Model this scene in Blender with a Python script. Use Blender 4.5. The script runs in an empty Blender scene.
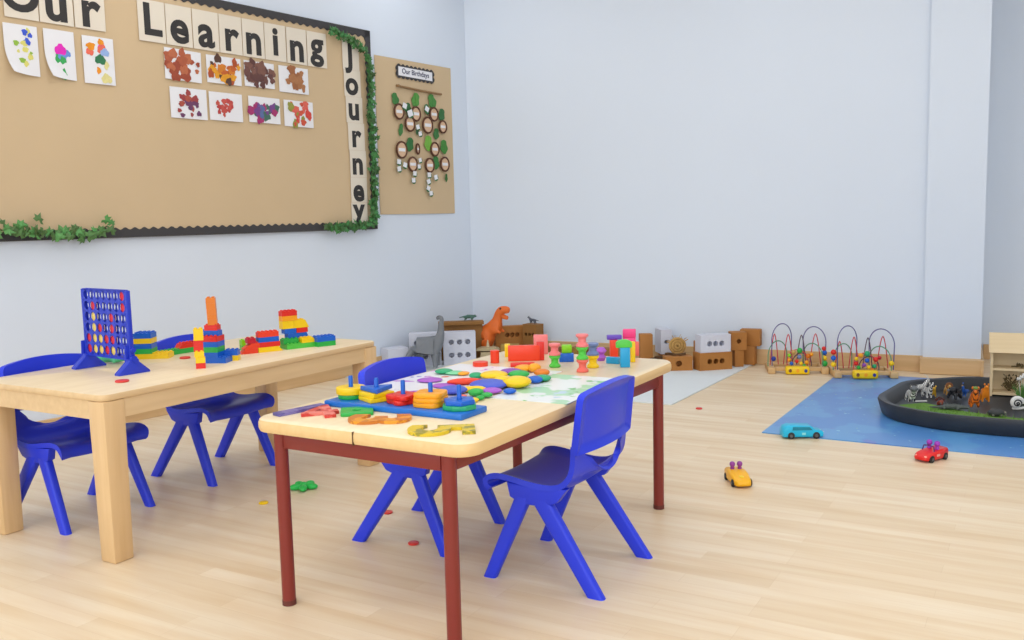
import bpy, bmesh, math, random
from mathutils import Vector, Matrix, Euler
C = bpy.context.scene.collection
PI = math.pi
R = math.radians

# ------------------------------------------------------------------ materials
def lin(c):
    c = c / 255.0
    return c / 12.92 if c <= 0.04045 else ((c + 0.055) / 1.055) ** 2.4
def rgb(r, g, b): return (lin(r), lin(g), lin(b), 1)
MATS = {}
def mat(name, col, rough=0.5, var=0.0, scale=8.0, bump=0.0, island=0.0, spec=0.5, sheen_scale=None):
    """principled material with procedural colour variation and bump"""
    if name in MATS: return MATS[name]
    m = bpy.data.materials.new(name); m.use_nodes = True
    nt = m.node_tree; b = nt.nodes['Principled BSDF']
    b.inputs['Roughness'].default_value = rough
    b.inputs['Specular IOR Level'].default_value = spec
    c = rgb(*col); b.inputs['Base Color'].default_value = c
    tc = nt.nodes.new('ShaderNodeTexCoord')
    if var > 0 or bump > 0:
        n = nt.nodes.new('ShaderNodeTexNoise'); n.inputs['Scale'].default_value = scale; n.inputs['Detail'].default_value = 4
        nt.links.new(tc.outputs['Object'], n.inputs['Vector'])
    src = None
    if var > 0:
        mx = nt.nodes.new('ShaderNodeMix'); mx.data_type = 'RGBA'
        mx.inputs['A'].default_value = tuple(max(0, x * (1 - var)) for x in c[:3]) + (1,)
        mx.inputs['B'].default_value = tuple(min(1, x * (1 + var)) for x in c[:3]) + (1,)
        nt.links.new(n.outputs['Fac'], mx.inputs['Factor']); src = mx.outputs['Result']
    if island > 0:
        g = nt.nodes.new('ShaderNodeNewGeometry'); hs = nt.nodes.new('ShaderNodeHueSaturation')
        mp = nt.nodes.new('ShaderNodeMapRange'); mp.inputs['To Min'].default_value = 1 - island; mp.inputs['To Max'].default_value = 1 + island
        nt.links.new(g.outputs['Random Per Island'], mp.inputs['Value']); nt.links.new(mp.outputs['Result'], hs.inputs['Value'])
        mp2 = nt.nodes.new('ShaderNodeMapRange'); mp2.inputs['To Min'].default_value = 0.47; mp2.inputs['To Max'].default_value = 0.52
        nt.links.new(g.outputs['Random Per Island'], mp2.inputs['Value']); nt.links.new(mp2.outputs['Result'], hs.inputs['Hue'])
        if src: nt.links.new(src, hs.inputs['Color'])
        else: hs.inputs['Color'].default_value = c
        src = hs.outputs['Color']
    if src: nt.links.new(src, b.inputs['Base Color'])
    if bump > 0:
        bp = nt.nodes.new('ShaderNodeBump'); bp.inputs['Strength'].default_value = bump; bp.inputs['Distance'].default_value = 0.002
        nt.links.new(n.outputs['Fac'], bp.inputs['Height']); nt.links.new(bp.outputs['Normal'], b.inputs['Normal'])
    MATS[name] = m
    return m

def wood(name, c1, c2, rough=0.45, axis='Y', scale=6.0):
    if name in MATS: return MATS[name]
    m = bpy.data.materials.new(name); m.use_nodes = True
    nt = m.node_tree; b = nt.nodes['Principled BSDF']; b.inputs['Roughness'].default_value = rough
    tc = nt.nodes.new('ShaderNodeTexCoord'); mp = nt.nodes.new('ShaderNodeMapping')
    s = {'X': (0.6, 8, 8), 'Y': (8, 0.6, 8), 'Z': (8, 8, 0.6)}[axis]
    mp.inputs['Scale'].default_value = s
    n = nt.nodes.new('ShaderNodeTexNoise'); n.inputs['Scale'].default_value = scale; n.inputs['Detail'].default_value = 5
    r = nt.nodes.new('ShaderNodeValToRGB')
    r.color_ramp.elements[0].position = 0.3; r.color_ramp.elements[0].color = rgb(*c1)
    r.color_ramp.elements[1].position = 0.7; r.color_ramp.elements[1].color = rgb(*c2)
    nt.links.new(tc.outputs['Object'], mp.inputs['Vector']); nt.links.new(mp.outputs['Vector'], n.inputs['Vector'])
    nt.links.new(n.outputs['Fac'], r.inputs['Fac']); nt.links.new(r.outputs['Color'], b.inputs['Base Color'])
    MATS[name] = m
    return m

def floor_mat():
    m = bpy.data.materials.new('floor_planks'); m.use_nodes = True
    nt = m.node_tree; b = nt.nodes['Principled BSDF']; b.inputs['Roughness'].default_value = 0.38
    b.inputs['Specular IOR Level'].default_value = 0.35
    tc = nt.nodes.new('ShaderNodeTexCoord')
    br = nt.nodes.new('ShaderNodeTexBrick')
    br.inputs['Scale'].default_value = 1.0; br.inputs['Brick Width'].default_value = 0.62; br.inputs['Row Height'].default_value = 0.064
    br.inputs['Mortar Size'].default_value = 0.0006; br.inputs['Mortar Smooth'].default_value = 0.6; br.offset = 0.37; br.offset_frequency = 3
    br.inputs['Color1'].default_value = rgb(236, 215, 182); br.inputs['Color2'].default_value = rgb(245, 228, 200)
    br.inputs['Mortar'].default_value = rgb(226, 203, 168)
    nt.links.new(tc.outputs['Object'], br.inputs['Vector'])
    mp = nt.nodes.new('ShaderNodeMapping'); mp.inputs['Scale'].default_value = (1.2, 14, 1)
    n = nt.nodes.new('ShaderNodeTexNoise'); n.inputs['Scale'].default_value = 1.6; n.inputs['Detail'].default_value = 6
    nt.links.new(tc.outputs['Object'], mp.inputs['Vector']); nt.links.new(mp.outputs['Vector'], n.inputs['Vector'])
    rp = nt.nodes.new('ShaderNodeValToRGB')
    rp.color_ramp.elements[0].position = 0.32; rp.color_ramp.elements[0].color = rgb(234, 214, 186)
    rp.color_ramp.elements[1].position = 0.66; rp.color_ramp.elements[1].color = (1, 1, 1, 1)
    nt.links.new(n.outputs['Fac'], rp.inputs['Fac'])
    mx = nt.nodes.new('ShaderNodeMix'); mx.data_type = 'RGBA'; mx.blend_type = 'MULTIPLY'; mx.inputs['Factor'].default_value = 0.5
    nt.links.new(br.outputs['Color'], mx.inputs['A']); nt.links.new(rp.outputs['Color'], mx.inputs['B'])
    nt.links.new(mx.outputs['Result'], b.inputs['Base Color'])
    return m

def speckled(name, base, spots, scale, thr=0.62, rough=0.4, spec=0.5):
    """base colour with irregular printed patches of other colours"""
    m = bpy.data.materials.new(name); m.use_nodes = True
    nt = m.node_tree; b = nt.nodes['Principled BSDF']; b.inputs['Roughness'].default_value = rough
    b.inputs['Specular IOR Level'].default_value = spec
    tc = nt.nodes.new('ShaderNodeTexCoord'); last = None
    for i, (c, s, t, off) in enumerate(spots):
        mp = nt.nodes.new('ShaderNodeMapping'); mp.inputs['Location'].default_value = (off, off * 1.7, 0)
        n = nt.nodes.new('ShaderNodeTexNoise'); n.inputs['Scale'].default_value = s; n.inputs['Detail'].default_value = 3
        nt.links.new(tc.outputs['Object'], mp.inputs['Vector']); nt.links.new(mp.outputs['Vector'], n.inputs['Vector'])
        r = nt.nodes.new('ShaderNodeValToRGB'); r.color_ramp.elements[0].position = t; r.color_ramp.elements[1].position = t + 0.035
        nt.links.new(n.outputs['Fac'], r.inputs['Fac'])
        mx = nt.nodes.new('ShaderNodeMix'); mx.data_type = 'RGBA'
        if last: nt.links.new(last, mx.inputs['A'])
        else: mx.inputs['A'].default_value = rgb(*base)
        mx.inputs['B'].default_value = rgb(*c)
        nt.links.new(r.outputs['Color'], mx.inputs['Factor']); last = mx.outputs['Result']
    nt.links.new(last, b.inputs['Base Color'])
    return m

PLC = {'red': (226, 40, 28), 'blue': (14, 98, 205), 'green': (40, 176, 72), 'yellow': (250, 208, 10), 'orange': (226, 122, 14),
       'amber': (252, 168, 20), 'purple': (140, 70, 180), 'pink': (242, 128, 128), 'hotpink': (240, 58, 132), 'coral': (240, 112, 98), 'cyan': (28, 160, 214),
       'lime': (138, 214, 24), 'bluegrey': (112, 132, 182), 'violet': (104, 72, 190), 'indigo': (70, 92, 205), 'teal': (36, 168, 112),
       'crimson': (196, 24, 44), 'lilac': (176, 92, 206), 'navy': (30, 56, 150), 'brightgreen': (84, 200, 70), 'mint': (126, 214, 160), 'vermilion': (240, 66, 32),
       'black': (34, 35, 38), 'white': (236, 236, 238), 'grey': (128, 130, 136), 'tan': (200, 160, 92), 'brown': (120, 74, 36)}
def pl(c, rough=0.36): return mat('plastic_' + c, PLC[c], rough, var=0.03, scale=20)

# ------------------------------------------------------------------ mesh builder
class MB:
    def __init__(s): s.bm = bmesh.new(); s.mats = []
    def add(s, tb, M=None, mi=0):
        if M is not None: tb.transform(M)
        if mi:
            for f in tb.faces: f.material_index = mi
        me = bpy.data.meshes.new('t'); tb.to_mesh(me); tb.free()
        s.bm.from_mesh(me); bpy.data.meshes.remove(me); return s
    def box(s, c, d, rot=None, bev=0, seg=2, mi=0, taper=None):
        tb = bmesh.new(); bmesh.ops.create_cube(tb, size=1)
        for v in tb.verts:
            k = taper if (taper and v.co.z < 0) else 1
            v.co = Vector((v.co.x * d[0] * k, v.co.y * d[1] * k, v.co.z * d[2]))
        if bev: bmesh.ops.bevel(tb, geom=tb.edges[:], offset=bev, segments=seg, profile=0.5, affect='EDGES')
        M = Matrix.Translation(c)
        if rot is not None: M = M @ (rot if isinstance(rot, Matrix) else Euler(rot).to_matrix().to_4x4())
        return s.add(tb, M, mi)
    def cyl(s, p0, p1, r0, r1=None, n=16, mi=0, caps=True):
        p0, p1 = Vector(p0), Vector(p1); r1 = r0 if r1 is None else r1
        d = p1 - p0; tb = bmesh.new()
        bmesh.ops.create_cone(tb, cap_ends=caps, segments=n, radius1=r0, radius2=r1, depth=d.length)
        M = Matrix.Translation((p0 + p1) / 2) @ d.to_track_quat('Z', 'Y').to_matrix().to_4x4()
        return s.add(tb, M, mi)
    def ell(s, c, r, rot=None, u=18, v=12, mi=0):
        tb = bmesh.new(); bmesh.ops.create_uvsphere(tb, u_segments=u, v_segments=v, radius=1)
        r = (r, r, r) if isinstance(r, (int, float)) else r
        M = Matrix.Translation(c)
        if rot is not None: M = M @ Euler(rot).to_matrix().to_4x4()
        return s.add(tb, M @ Matrix.Diagonal((r[0], r[1], r[2], 1)), mi)
    def lathe(s, prof, c=(0, 0, 0), n=20, M=None, mi=0):
        tb = bmesh.new(); rings = []
        for r, z in prof:
            rings.append([tb.verts.new((r * math.cos(2 * PI * i / n), r * math.sin(2 * PI * i / n), z)) for i in range(n)])
        for a, b in zip(rings, rings[1:]):
            for i in range(n): tb.faces.new((a[i], a[(i + 1) % n], b[(i + 1) % n], b[i]))
        tb.faces.new(rings[0][::-1]); tb.faces.new(rings[-1])
        T = Matrix.Translation(c)
        return s.add(tb, T @ M if M is not None else T, mi)
    def prism(s, poly, z0, z1, M=None, holes=(), bev=0, mi=0):
        """extruded polygon, with optional holes"""
        tb = bmesh.new(); es = []
        for lp in [poly] + list(holes):
            vs = [tb.verts.new((p[0], p[1], z0)) for p in lp]
            es += [tb.edges.new((vs[i], vs[(i + 1) % len(vs)])) for i in range(len(vs))]
        if holes: bmesh.ops.triangle_fill(tb, edges=es, use_beauty=True)
        else: tb.faces.new(tb.verts[:])
        bmesh.ops.recalc_face_normals(tb, faces=tb.faces[:])
        fs = tb.faces[:]
        g = bmesh.ops.extrude_face_region(tb, geom=fs)
        for v in g['geom']:
            if isinstance(v, bmesh.types.BMVert): v.co.z = z1
        bmesh.ops.recalc_face_normals(tb, faces=tb.faces[:])
        if bev:
            ee = [e for e in tb.edges if len(e.link_faces) == 2 and e.calc_face_angle(0) > 0.9 and abs(e.verts[0].co.z - e.verts[1].co.z) < 1e-6]
            bmesh.ops.bevel(tb, geom=ee, offset=bev, segments=2, profile=0.5, affect='EDGES')
        return s.add(tb, M, mi)
    def tube(s, path, r, n=8, closed=False, mi=0, r1=None):
        P = [Vector(p) for p in path]; tb = bmesh.new(); rings = []; N = len(P); up = None
        for i, p in enumerate(P):
            if closed: t = (P[(i + 1) % N] - P[i - 1]).normalized()
            else: t = (P[min(i + 1, N - 1)] - P[max(i - 1, 0)]).normalized()
            if up is None:
                up = Vector((0, 0, 1)) if abs(t.z) < 0.9 else Vector((1, 0, 0))
            a = t.cross(up).normalized(); b = a.cross(t).normalized(); up = b
            rr = r if r1 is None else r + (r1 - r) * i / max(1, N - 1)
            rings.append([tb.verts.new(p + a * rr * math.cos(2 * PI * k / n) + b * rr * math.sin(2 * PI * k / n)) for k in range(n)])
        lim = N if closed else N - 1
        for i in range(lim):
            a, b = rings[i], rings[(i + 1) % N]
            for k in range(n): tb.faces.new((a[k], a[(k + 1) % n], b[(k + 1) % n], b[k]))
        if not closed: tb.faces.new(rings[0][::-1]); tb.faces.new(rings[-1])
        bmesh.ops.recalc_face_normals(tb, faces=tb.faces[:])
        return s.add(tb, None, mi)
    def loft(s, secs, M=None, mi=0):
        tb = bmesh.new(); rr = [[tb.verts.new(p) for p in sec] for sec in secs]; n = len(secs[0])
        for a, b in zip(rr, rr[1:]):
            for k in range(n): tb.faces.new((a[k], a[(k + 1) % n], b[(k + 1) % n], b[k]))
        tb.faces.new(rr[0][::-1]); tb.faces.new(rr[-1])
        bmesh.ops.recalc_face_normals(tb, faces=tb.faces[:])
        return s.add(tb, M, mi)
    def sheet(s, P, T, nu, nv, keep=None, M=None):
        """solid shell: surface P(u,v) thickened by T(u,v) along the normal; keep(u,v) leaves cells out"""
        tb = bmesh.new(); F = {}; B = {}
        h = 1e-3
        for i in range(nu + 1):
            for j in range(nv + 1):
                u, v = i / nu, j / nv
                p = Vector(P(u, v))
                du = Vector(P(min(u + h, 1), v)) - Vector(P(max(u - h, 0), v)); dv = Vector(P(u, min(v + h, 1))) - Vector(P(u, max(v - h, 0)))
                nn = du.cross(dv).normalized()
                F[i, j] = tb.verts.new(p); B[i, j] = tb.verts.new(p - nn * T(u, v))
        cells = {(i, j) for i in range(nu) for j in range(nv) if keep is None or keep((i + .5) / nu, (j + .5) / nv)}
        for i, j in cells:
            tb.faces.new((F[i, j], F[i + 1, j], F[i + 1, j + 1], F[i, j + 1])); tb.faces.new((B[i, j], B[i, j + 1], B[i + 1, j + 1], B[i + 1, j]))
            for (a, b, q) in (((i, j), (i, j + 1), (i - 1, j)), ((i + 1, j + 1), (i + 1, j), (i + 1, j)), ((i + 1, j), (i, j), (i, j - 1)), ((i, j + 1), (i + 1, j + 1), (i, j + 1))):
                if q not in cells: tb.faces.new((F[a], F[b], B[b], B[a]))
        bmesh.ops.delete(tb, geom=[v for v in tb.verts if not v.link_faces], context='VERTS')
        bmesh.ops.recalc_face_normals(tb, faces=tb.faces[:])
        return s.add(tb, M)
    def build(s, name, m, parent=None, loc=None, rot=None, smooth=35):
        me = bpy.data.meshes.new(name)
        s.bm.to_mesh(me); s.bm.free()
        for k in (m if isinstance(m, (list, tuple)) else [m]): me.materials.append(k)
        if smooth:
            me.shade_smooth(); me.set_sharp_from_angle(angle=R(smooth))
        o = bpy.data.objects.new(name, me); C.objects.link(o)
        if parent: o.parent = parent
        if loc is not None: o.location = loc
        if rot is not None: o.rotation_euler = rot if isinstance(rot, (tuple, Euler)) else (0, 0, rot)
        return o

def tag(o, label, cat, group=None):
    o['label'] = label; o['category'] = cat
    if group: o['group'] = group
    return o
def thing(name, label, cat, loc=(0, 0, 0), rot=0, group=None):
    o = bpy.data.objects.new(name, None); C.objects.link(o); o.empty_display_size = 0.05
    o.location = loc; o.rotation_euler = rot if isinstance(rot, (tuple, Euler)) else (0, 0, rot)
    return tag(o, label, cat, group)
def single(mb, name, m, label, cat, loc=(0, 0, 0), rot=0, group=None, smooth=35):
    return tag(mb.build(name, m, None, loc, rot, smooth), label, cat, group)
def struct(mb, name, m, **k):
    o = mb.build(name, m, None, **k); o['kind'] = 'structure'; return o
def dup(root, loc, rot, label, group=None):
    r = root.copy(); C.objects.link(r); r.location = loc; r.rotation_euler = rot if isinstance(rot, tuple) else (0, 0, rot); r['label'] = label
    if group: r['group'] = group
    for ch in list(root.children):
        c = ch.copy(); C.objects.link(c); c.parent = r
        for g in ch.children:
            d = g.copy(); C.objects.link(d); d.parent = c
    return r
def disc(r, n=24, cx=0, cy=0, ry=None, a0=0):
    ry = r if ry is None else ry
    return [(cx + r * math.cos(a0 + 2 * PI * i / n), cy + ry * math.sin(a0 + 2 * PI * i / n)) for i in range(n)]
def rrect(w, d, r, n=6, cx=0, cy=0):
    out = []
    for sx, sy, a in ((1, -1, -90), (1, 1, 0), (-1, 1, 90), (-1, -1, 180)):
        for i in range(n + 1):
            t = R(a + 90 * i / n)
            out.append((cx + sx * (w / 2 - r) + r * math.cos(t), cy + sy * (d / 2 - r) + r * math.sin(t)))
    return out
def text_mesh(body, size, thick=0.0, depth=0.0008, spacing=1.0):
    """text as a bmesh lying in the XY plane, centred"""
    cu = bpy.data.curves.new('txt', 'FONT'); cu.body = body; cu.size = size; cu.align_x = 'CENTER'; cu.align_y = 'CENTER'
    cu.extrude = depth; cu.offset = thick; cu.space_character = spacing; cu.resolution_u = 5
    o = bpy.data.objects.new('txt', cu); C.objects.link(o)
    dg = bpy.context.evaluated_depsgraph_get(); dg.update()
    me = bpy.data.meshes.new_from_object(o.evaluated_get(dg))
    tb = bmesh.new(); tb.from_mesh(me)
    bpy.data.objects.remove(o); bpy.data.curves.remove(cu); bpy.data.meshes.remove(me)
    return tb
UPRIGHT = Euler((PI / 2, 0, 0)).to_matrix().to_4x4()     # XY drawing -> XZ plane facing -Y

# ------------------------------------------------------------------ room
WS = Vector((-4.072, 3.142, 0)); WD = Vector((0.1054, 0.9944, 0)).normalized(); WN = Vector((WD.y, -WD.x, 0)); WA = math.atan2(WD.y, WD.x)
def wl(s, z, off=0.0):
    if off > .01: s -= off * .72      # pieces that stand off the wall
    return WS + WD * s + WN * off + Vector((0, 0, z))
CORN = Vector((-3.785, 5.842, 0)); BD = Vector((0.9972, 0.0746, 0)); BN = Vector((BD.y, -BD.x, 0)); BA = math.atan2(BD.y, BD.x)
wallm = mat('wall_paint', (224, 233, 245), 0.7, var=0.012, scale=2.0, bump=0.03)
ceilm = mat('ceiling_paint', (240, 241, 243), 0.8)
skirt = wood('skirting_wood', (206, 168, 118), (224, 188, 140), 0.4, 'X', 3)
ZC = 2.95
b = MB(); b.box((0.5, 1.2, -0.05), (12, 13, 0.1)); struct(b, 'floor', floor_mat(), smooth=0)
b = MB(); b.box((0.5, 1.2, ZC + 0.05), (12, 13, 0.1)); struct(b, 'ceiling', ceilm, smooth=0)
b = MB(); b.box((-3.0, 0.05, ZC / 2), (8.5 + 2.0, 0.1, ZC)); o = struct(b, 'wall_left', wallm, smooth=0)
o.location = wl(2.713 - 2.25, 0); o.rotation_euler = (0, 0, WA)
PX = 3.140   # where the pillar starts along the back wall
b = MB(); b.box((1.6, 0.05, ZC / 2), (3.4, 0.1, ZC)); struct(b, 'wall_back', wallm, loc=CORN, rot=BA, smooth=0)
b = MB(); b.box((PX + 0.157, 0.32, ZC / 2), (0.315, 0.72, ZC)); struct(b, 'wall_back_pillar', wallm, loc=CORN, rot=BA, smooth=0)
b = MB(); b.box((PX + 2.4, 0.70, ZC / 2), (4.4, 0.1, ZC)); struct(b, 'wall_back_recess', wallm, loc=CORN, rot=BA, smooth=0)
b = MB(); b.box((3.6, 1.6, ZC / 2), (0.1, 10, ZC)); struct(b, 'wall_right', wallm, smooth=0)
b = MB(); b.box((-0.5, -3.2, ZC / 2), (9.5, 0.1, ZC)); struct(b, 'wall_front', wallm, smooth=0)
def skirting(name, loc, rot, x0, x1, h, y=-0.008, cap=True):
    b = MB(); b.box(((x0 + x1) / 2, y, h / 2), (x1 - x0, 0.016, h), bev=0.003)
    struct(b, name, skirt, loc=loc, rot=rot, smooth=0)
skirting('baseboard_left', wl(0, 0), WA, -6.0, 2.70, 0.095)
skirting('baseboard_back', CORN, BA, 0.016, PX - 0.001, 0.100)
b = MB(); b.box((PX + .1575, -.024, .049), (.339, .056, .098), bev=.003); b.box((PX + .1575, -.046, .049), (.345, .084, .094), bev=.002); struct(b, 'baseboard_pillar', skirt, loc=CORN, rot=BA, smooth=0)
b = MB(); b.box((PX + 0.323, 0.275, 0.049), (0.016, 0.74, 0.098), bev=0.003); struct(b, 'baseboard_pillar_side', skirt, loc=CORN, rot=BA, smooth=0)
skirting('baseboard_recess', CORN, BA, PX + 0.34, PX + 4.0, 0.098, y=0.64)

# ------------------------------------------------------------------ display board on the left wall
kraft = mat('kraft_paper', (212, 186, 148), 0.75, var=0.05, scale=3.0, bump=0.25)
blackp = mat('black_border_paper', (62, 60, 62), 0.7, var=0.05, scale=6)
cream = mat('cream_card', (232, 222, 205), 0.8, var=0.02, scale=10)
ink = mat('black_letter_ink', (52, 50, 50), 0.75)
paper = mat('white_paper', (238, 238, 242), 0.8, var=0.01, scale=10)
S0, S1, Z0, Z1 = -1.05, 1.707, 0.950, 2.232
bd = thing('display_board', 'large brown paper display board with black scalloped border on the left wall', 'display board', wl(0, 0, 0), WA)
b = MB(); b.box(((S0 + S1) / 2, -0.010, (Z0 + Z1) / 2), (S1 - S0, 0.018, Z1 - Z0), bev=0.002); b.build('board', blackp, bd, smooth=0)
# wrinkled kraft sheet
b = MB(); rnd = random.Random(3)
b.sheet(lambda u, v: (S0 + 0.03 + (S1 - S0 - 0.06) * u, -0.0212 - 0.0007 * math.sin(7 * u + 3 * v) * math.sin(9 * v + 2 * u), Z0 + 0.03 + (Z1 - Z0 - 0.06) * v), lambda u, v: 0.0012, 40, 24)
b.build('backing_paper', kraft, bd)
def scallop(n, length, w, amp):
    pts = [(0, 0), (length, 0)]
    k = n * 6
    for i in range(k, -1, -1):
        t = i / k; pts.append((length * t, w + amp * math.cos(2 * PI * n * t)))
    return pts
def strip(x, z, length, ang, n, w=0.046):
    b = MB(); b.prism(scallop(n, length, w, 0.006), 0, 0.0015, Matrix.Translation((x, -0.0230, z)) @ Euler((0, -ang, 0)).to_matrix().to_4x4() @ UPRIGHT)
    b.build('border', blackp, bd, smooth=0)
strip(S0, Z0, S1 - S0, 0, 52)
strip(S1, Z1, S1 - S0, PI, 52)
strip(S1, Z0, Z1 - Z0, PI / 2, 24, 0.050)
strip(S0, Z1, Z1 - Z0, -PI / 2, 24, 0.050)

def letter_card(ch, s0, s1, z0, z1, size, label, dx=0, dz=0, thick=0.0085, tilt=0, off=0.0265):
    w, h = s1 - s0, z1 - z0
    t = thing('letter_card', label, 'letter card', wl((s0 + s1) / 2, (z0 + z1) / 2, off), (0, tilt, WA), 'letter cards on the display board')
    b = MB(); b.box((0, 0, 0), (w - 0.003, 0.0014, h)); b.build('card', cream, t, smooth=0)
    b = MB(); b.add(text_mesh(ch, size, thick, 0.0006), Matrix.Translation((dx, -0.0014, dz)) @ UPRIGHT); b.build('letter', ink, t, smooth=0)
for ch, s0, s1, sz, dz, lab in (('O', -.592, -.434, .185, .0, 'cream card with black capital O, first card of the word Our'), ('u', -.432, -.267, .20, -.012, 'cream card with black letter u in the word Our'),
                        ('r', -.264, -.106, .21, -.012, 'cream card with black letter r ending the word Our')):
    letter_card(ch, s0, s1, 1.962, 2.166, sz * 1.16, lab, dz=dz, thick=.0072)
for ch, s0, s1, sz, dz, lab in (('L', .070, .226, .185, 0, 'cream card with black capital L starting Learning'), ('e', .228, .386, .20, -.012, 'cream card with black letter e in Learning'),
                       ('a', .389, .555, .20, -.012, 'cream card with black letter a in Learning'), ('r', .557, .708, .20, -.012, 'cream card with black letter r in Learning'),
                       ('n', .710, .864, .20, -.012, 'cream card with black letter n between r and i in Learning'), ('i', .866, 1.022, .19, .0, 'cream card with black letter i in Learning'),
                       ('n', 1.026, 1.180, .20, -.012, 'cream card with black letter n just before the g of Learning'), ('g', 1.183, 1.340, .19, .0, 'cream card with black letter g ending Learning')):
    letter_card(ch, s0, s1, 1.948, 2.156, sz * 1.17, lab, dz=dz + (.022 if ch == 'g' else 0), thick=.0072)
zt = 2.160
for ch, s, z, lab in (('J', 1.543, 2.056, 'cream card with black capital J at the top of the Journey column'), ('o', 1.548, 1.874, 'cream card with black letter o in the Journey column'),
                      ('u', 1.556, 1.717, 'cream card with black letter u in the Journey column'), ('r', 1.565, 1.545, 'cream card with black letter r in the Journey column'),
                      ('n', 1.570, 1.371, 'cream card with black letter n in the Journey column'), ('e', 1.568, 1.200, 'cream card with black letter e in the Journey column'),
                      ('y', 1.564, 1.062, 'cream card with black letter y at the foot of the Journey column')):
    zb = {'J': 1.963, 'o': 1.797, 'u': 1.633, 'r': 1.460, 'n': 1.287, 'e': 1.125, 'y': 0.985}[ch]
    letter_card(ch, s - 0.073, s + 0.073, zb, zt - 0.001, 0.205 if ch in 'J' else 0.20, lab, dz=z - (zb + zt) / 2 + (.014 if ch == 'y' else 0), dx=-0.006, thick=0.0070)
    zt = zb

def painting(s0, s1, z0, z1, label, blobs, seed, curl=0, spread=(.32, .32), size=(.012, .03), n=26, tilt=0, cx=0, cz=0, group='children\'s paintings on the display board'):
    w, h = s1 - s0, z1 - z0; rd = random.Random(seed)
    t = thing('painting', label, 'painting', wl((s0 + s1) / 2, (z0 + z1) / 2, 0.0268), (0, tilt, WA), group)
    def P(u, v):
        c = curl * (max(0, 0.62 - u * 0.6 - v)) ** 2
        return (-w / 2 + w * u + c * 0.25, -0.0004 - c * 0.35 - 0.002 * math.sin(PI * u) , -h / 2 + h * v + c * 0.12)
    b = MB(); b.sheet(P, lambda u, v: -0.0006, 12, 12); b.build('sheet', paper, t)
    b = MB(); ms = []
    for k in range(n):
        c = blobs[rd.randrange(len(blobs))]
        m = mat('paint_%d_%d_%d' % c, c, 0.7, var=0.18, scale=60)
        if m not in ms: ms.append(m)
        x = cx * w + max(-.42 * w, min(.42 * w, rd.gauss(0, spread[0] * w * .6))); z = cz * h + max(-.40 * h, min(.40 * h, rd.gauss(0, spread[1] * h * .6)))
        r = rd.uniform(*size); ph = rd.uniform(0, 6); q = rd.uniform(.6, 1.3)
        pts = [((r * (1 + .14 * math.sin(3 * a + ph) + .12 * math.sin(5 * a + 2 * ph))) * math.cos(a) * q, r * (1 + .14 * math.sin(3 * a + ph) + .12 * math.sin(5 * a + 2 * ph)) * math.sin(a)) for a in [2 * PI * i / 14 for i in range(14)]]
        b.prism(pts, 0, 0.0004 , Matrix.Translation((x, -0.0034 - 0.00006 * k, z)) @ UPRIGHT, mi=ms.index(m))
    b.build('paint', ms, t, smooth=0)
rust = [(176, 92, 62), (160, 74, 50), (190, 108, 72)]
painting(.207, .428, 1.769, 1.930, 'white sheet with a rust brown leaf print, left end of the upper painting row', rust, 1, cx=-.02, tilt=.02)
painting(.462, .688, 1.778, 1.926, 'white sheet painted orange brown with black and yellow marks, upper row', [(196, 98, 42), (214, 128, 40), (176, 80, 40), (88, 60, 50), (230, 160, 40)], 2)
painting(.710, .922, 1.783, 1.926, 'white sheet with a dark chocolate brown painted leaf, upper row', [(110, 72, 66), (98, 62, 58), (126, 86, 74)], 3, n=34, spread=(.4, .36))
painting(.956, 1.180, 1.774, 1.926, 'white sheet with a light brown painted leaf, right end of the upper row', [(174, 118, 76), (160, 102, 64)], 4, spread=(.26, .3))
painting(.226, .450, 1.572, 1.733, 'white sheet with maroon and rust fingerprints, left end of the lower painting row', [(160, 66, 66), (176, 84, 66), (108, 62, 100)], 5, size=(.010, .018), spread=(.26, .24))
painting(.466, .684, 1.577, 1.730, 'white sheet with a small ring of red fingerprints, lower row', [(190, 66, 66), (200, 84, 74)], 6, size=(.009, .015), spread=(.24, .3), n=20)
painting(.728, .952, 1.583, 1.730, 'white sheet painted green, blue and magenta, lower row', [(70, 112, 96), (92, 108, 160), (168, 52, 110), (120, 70, 140)], 7, spread=(.4, .3))
painting(.982, 1.206, 1.577, 1.730, 'white sheet painted red with olive green, right end of the lower row', [(214, 72, 62), (226, 104, 88), (150, 150, 66), (206, 84, 60)], 8, spread=(.34, .32))
multi = [(60, 92, 214), (150, 190, 70), (220, 100, 110), (226, 220, 120), (110, 170, 190)]
painting(-.603, -.450, 1.708, 1.934, 'curled white sheet with small blue and green dabs under the word Our, leftmost', multi, 9, curl=.22, n=14, size=(.006, .016), spread=(.3, .26), cz=.05)
painting(-.421, -.275, 1.708, 1.935, 'curled white sheet with magenta, green and blue shapes, middle one under Our', [(232, 40, 190), (60, 170, 90), (110, 150, 220)], 10, curl=.2, n=6, size=(.016, .026), spread=(.36, .26))
painting(-.235, -.075, 1.704, 1.930, 'white sheet with orange, magenta and yellow shapes, third under Our', [(240, 150, 30), (236, 40, 180), (240, 110, 90), (230, 220, 150), (50, 120, 80), (150, 180, 230)], 11, n=10, size=(.014, .026), spread=(.26, .42))

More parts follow.
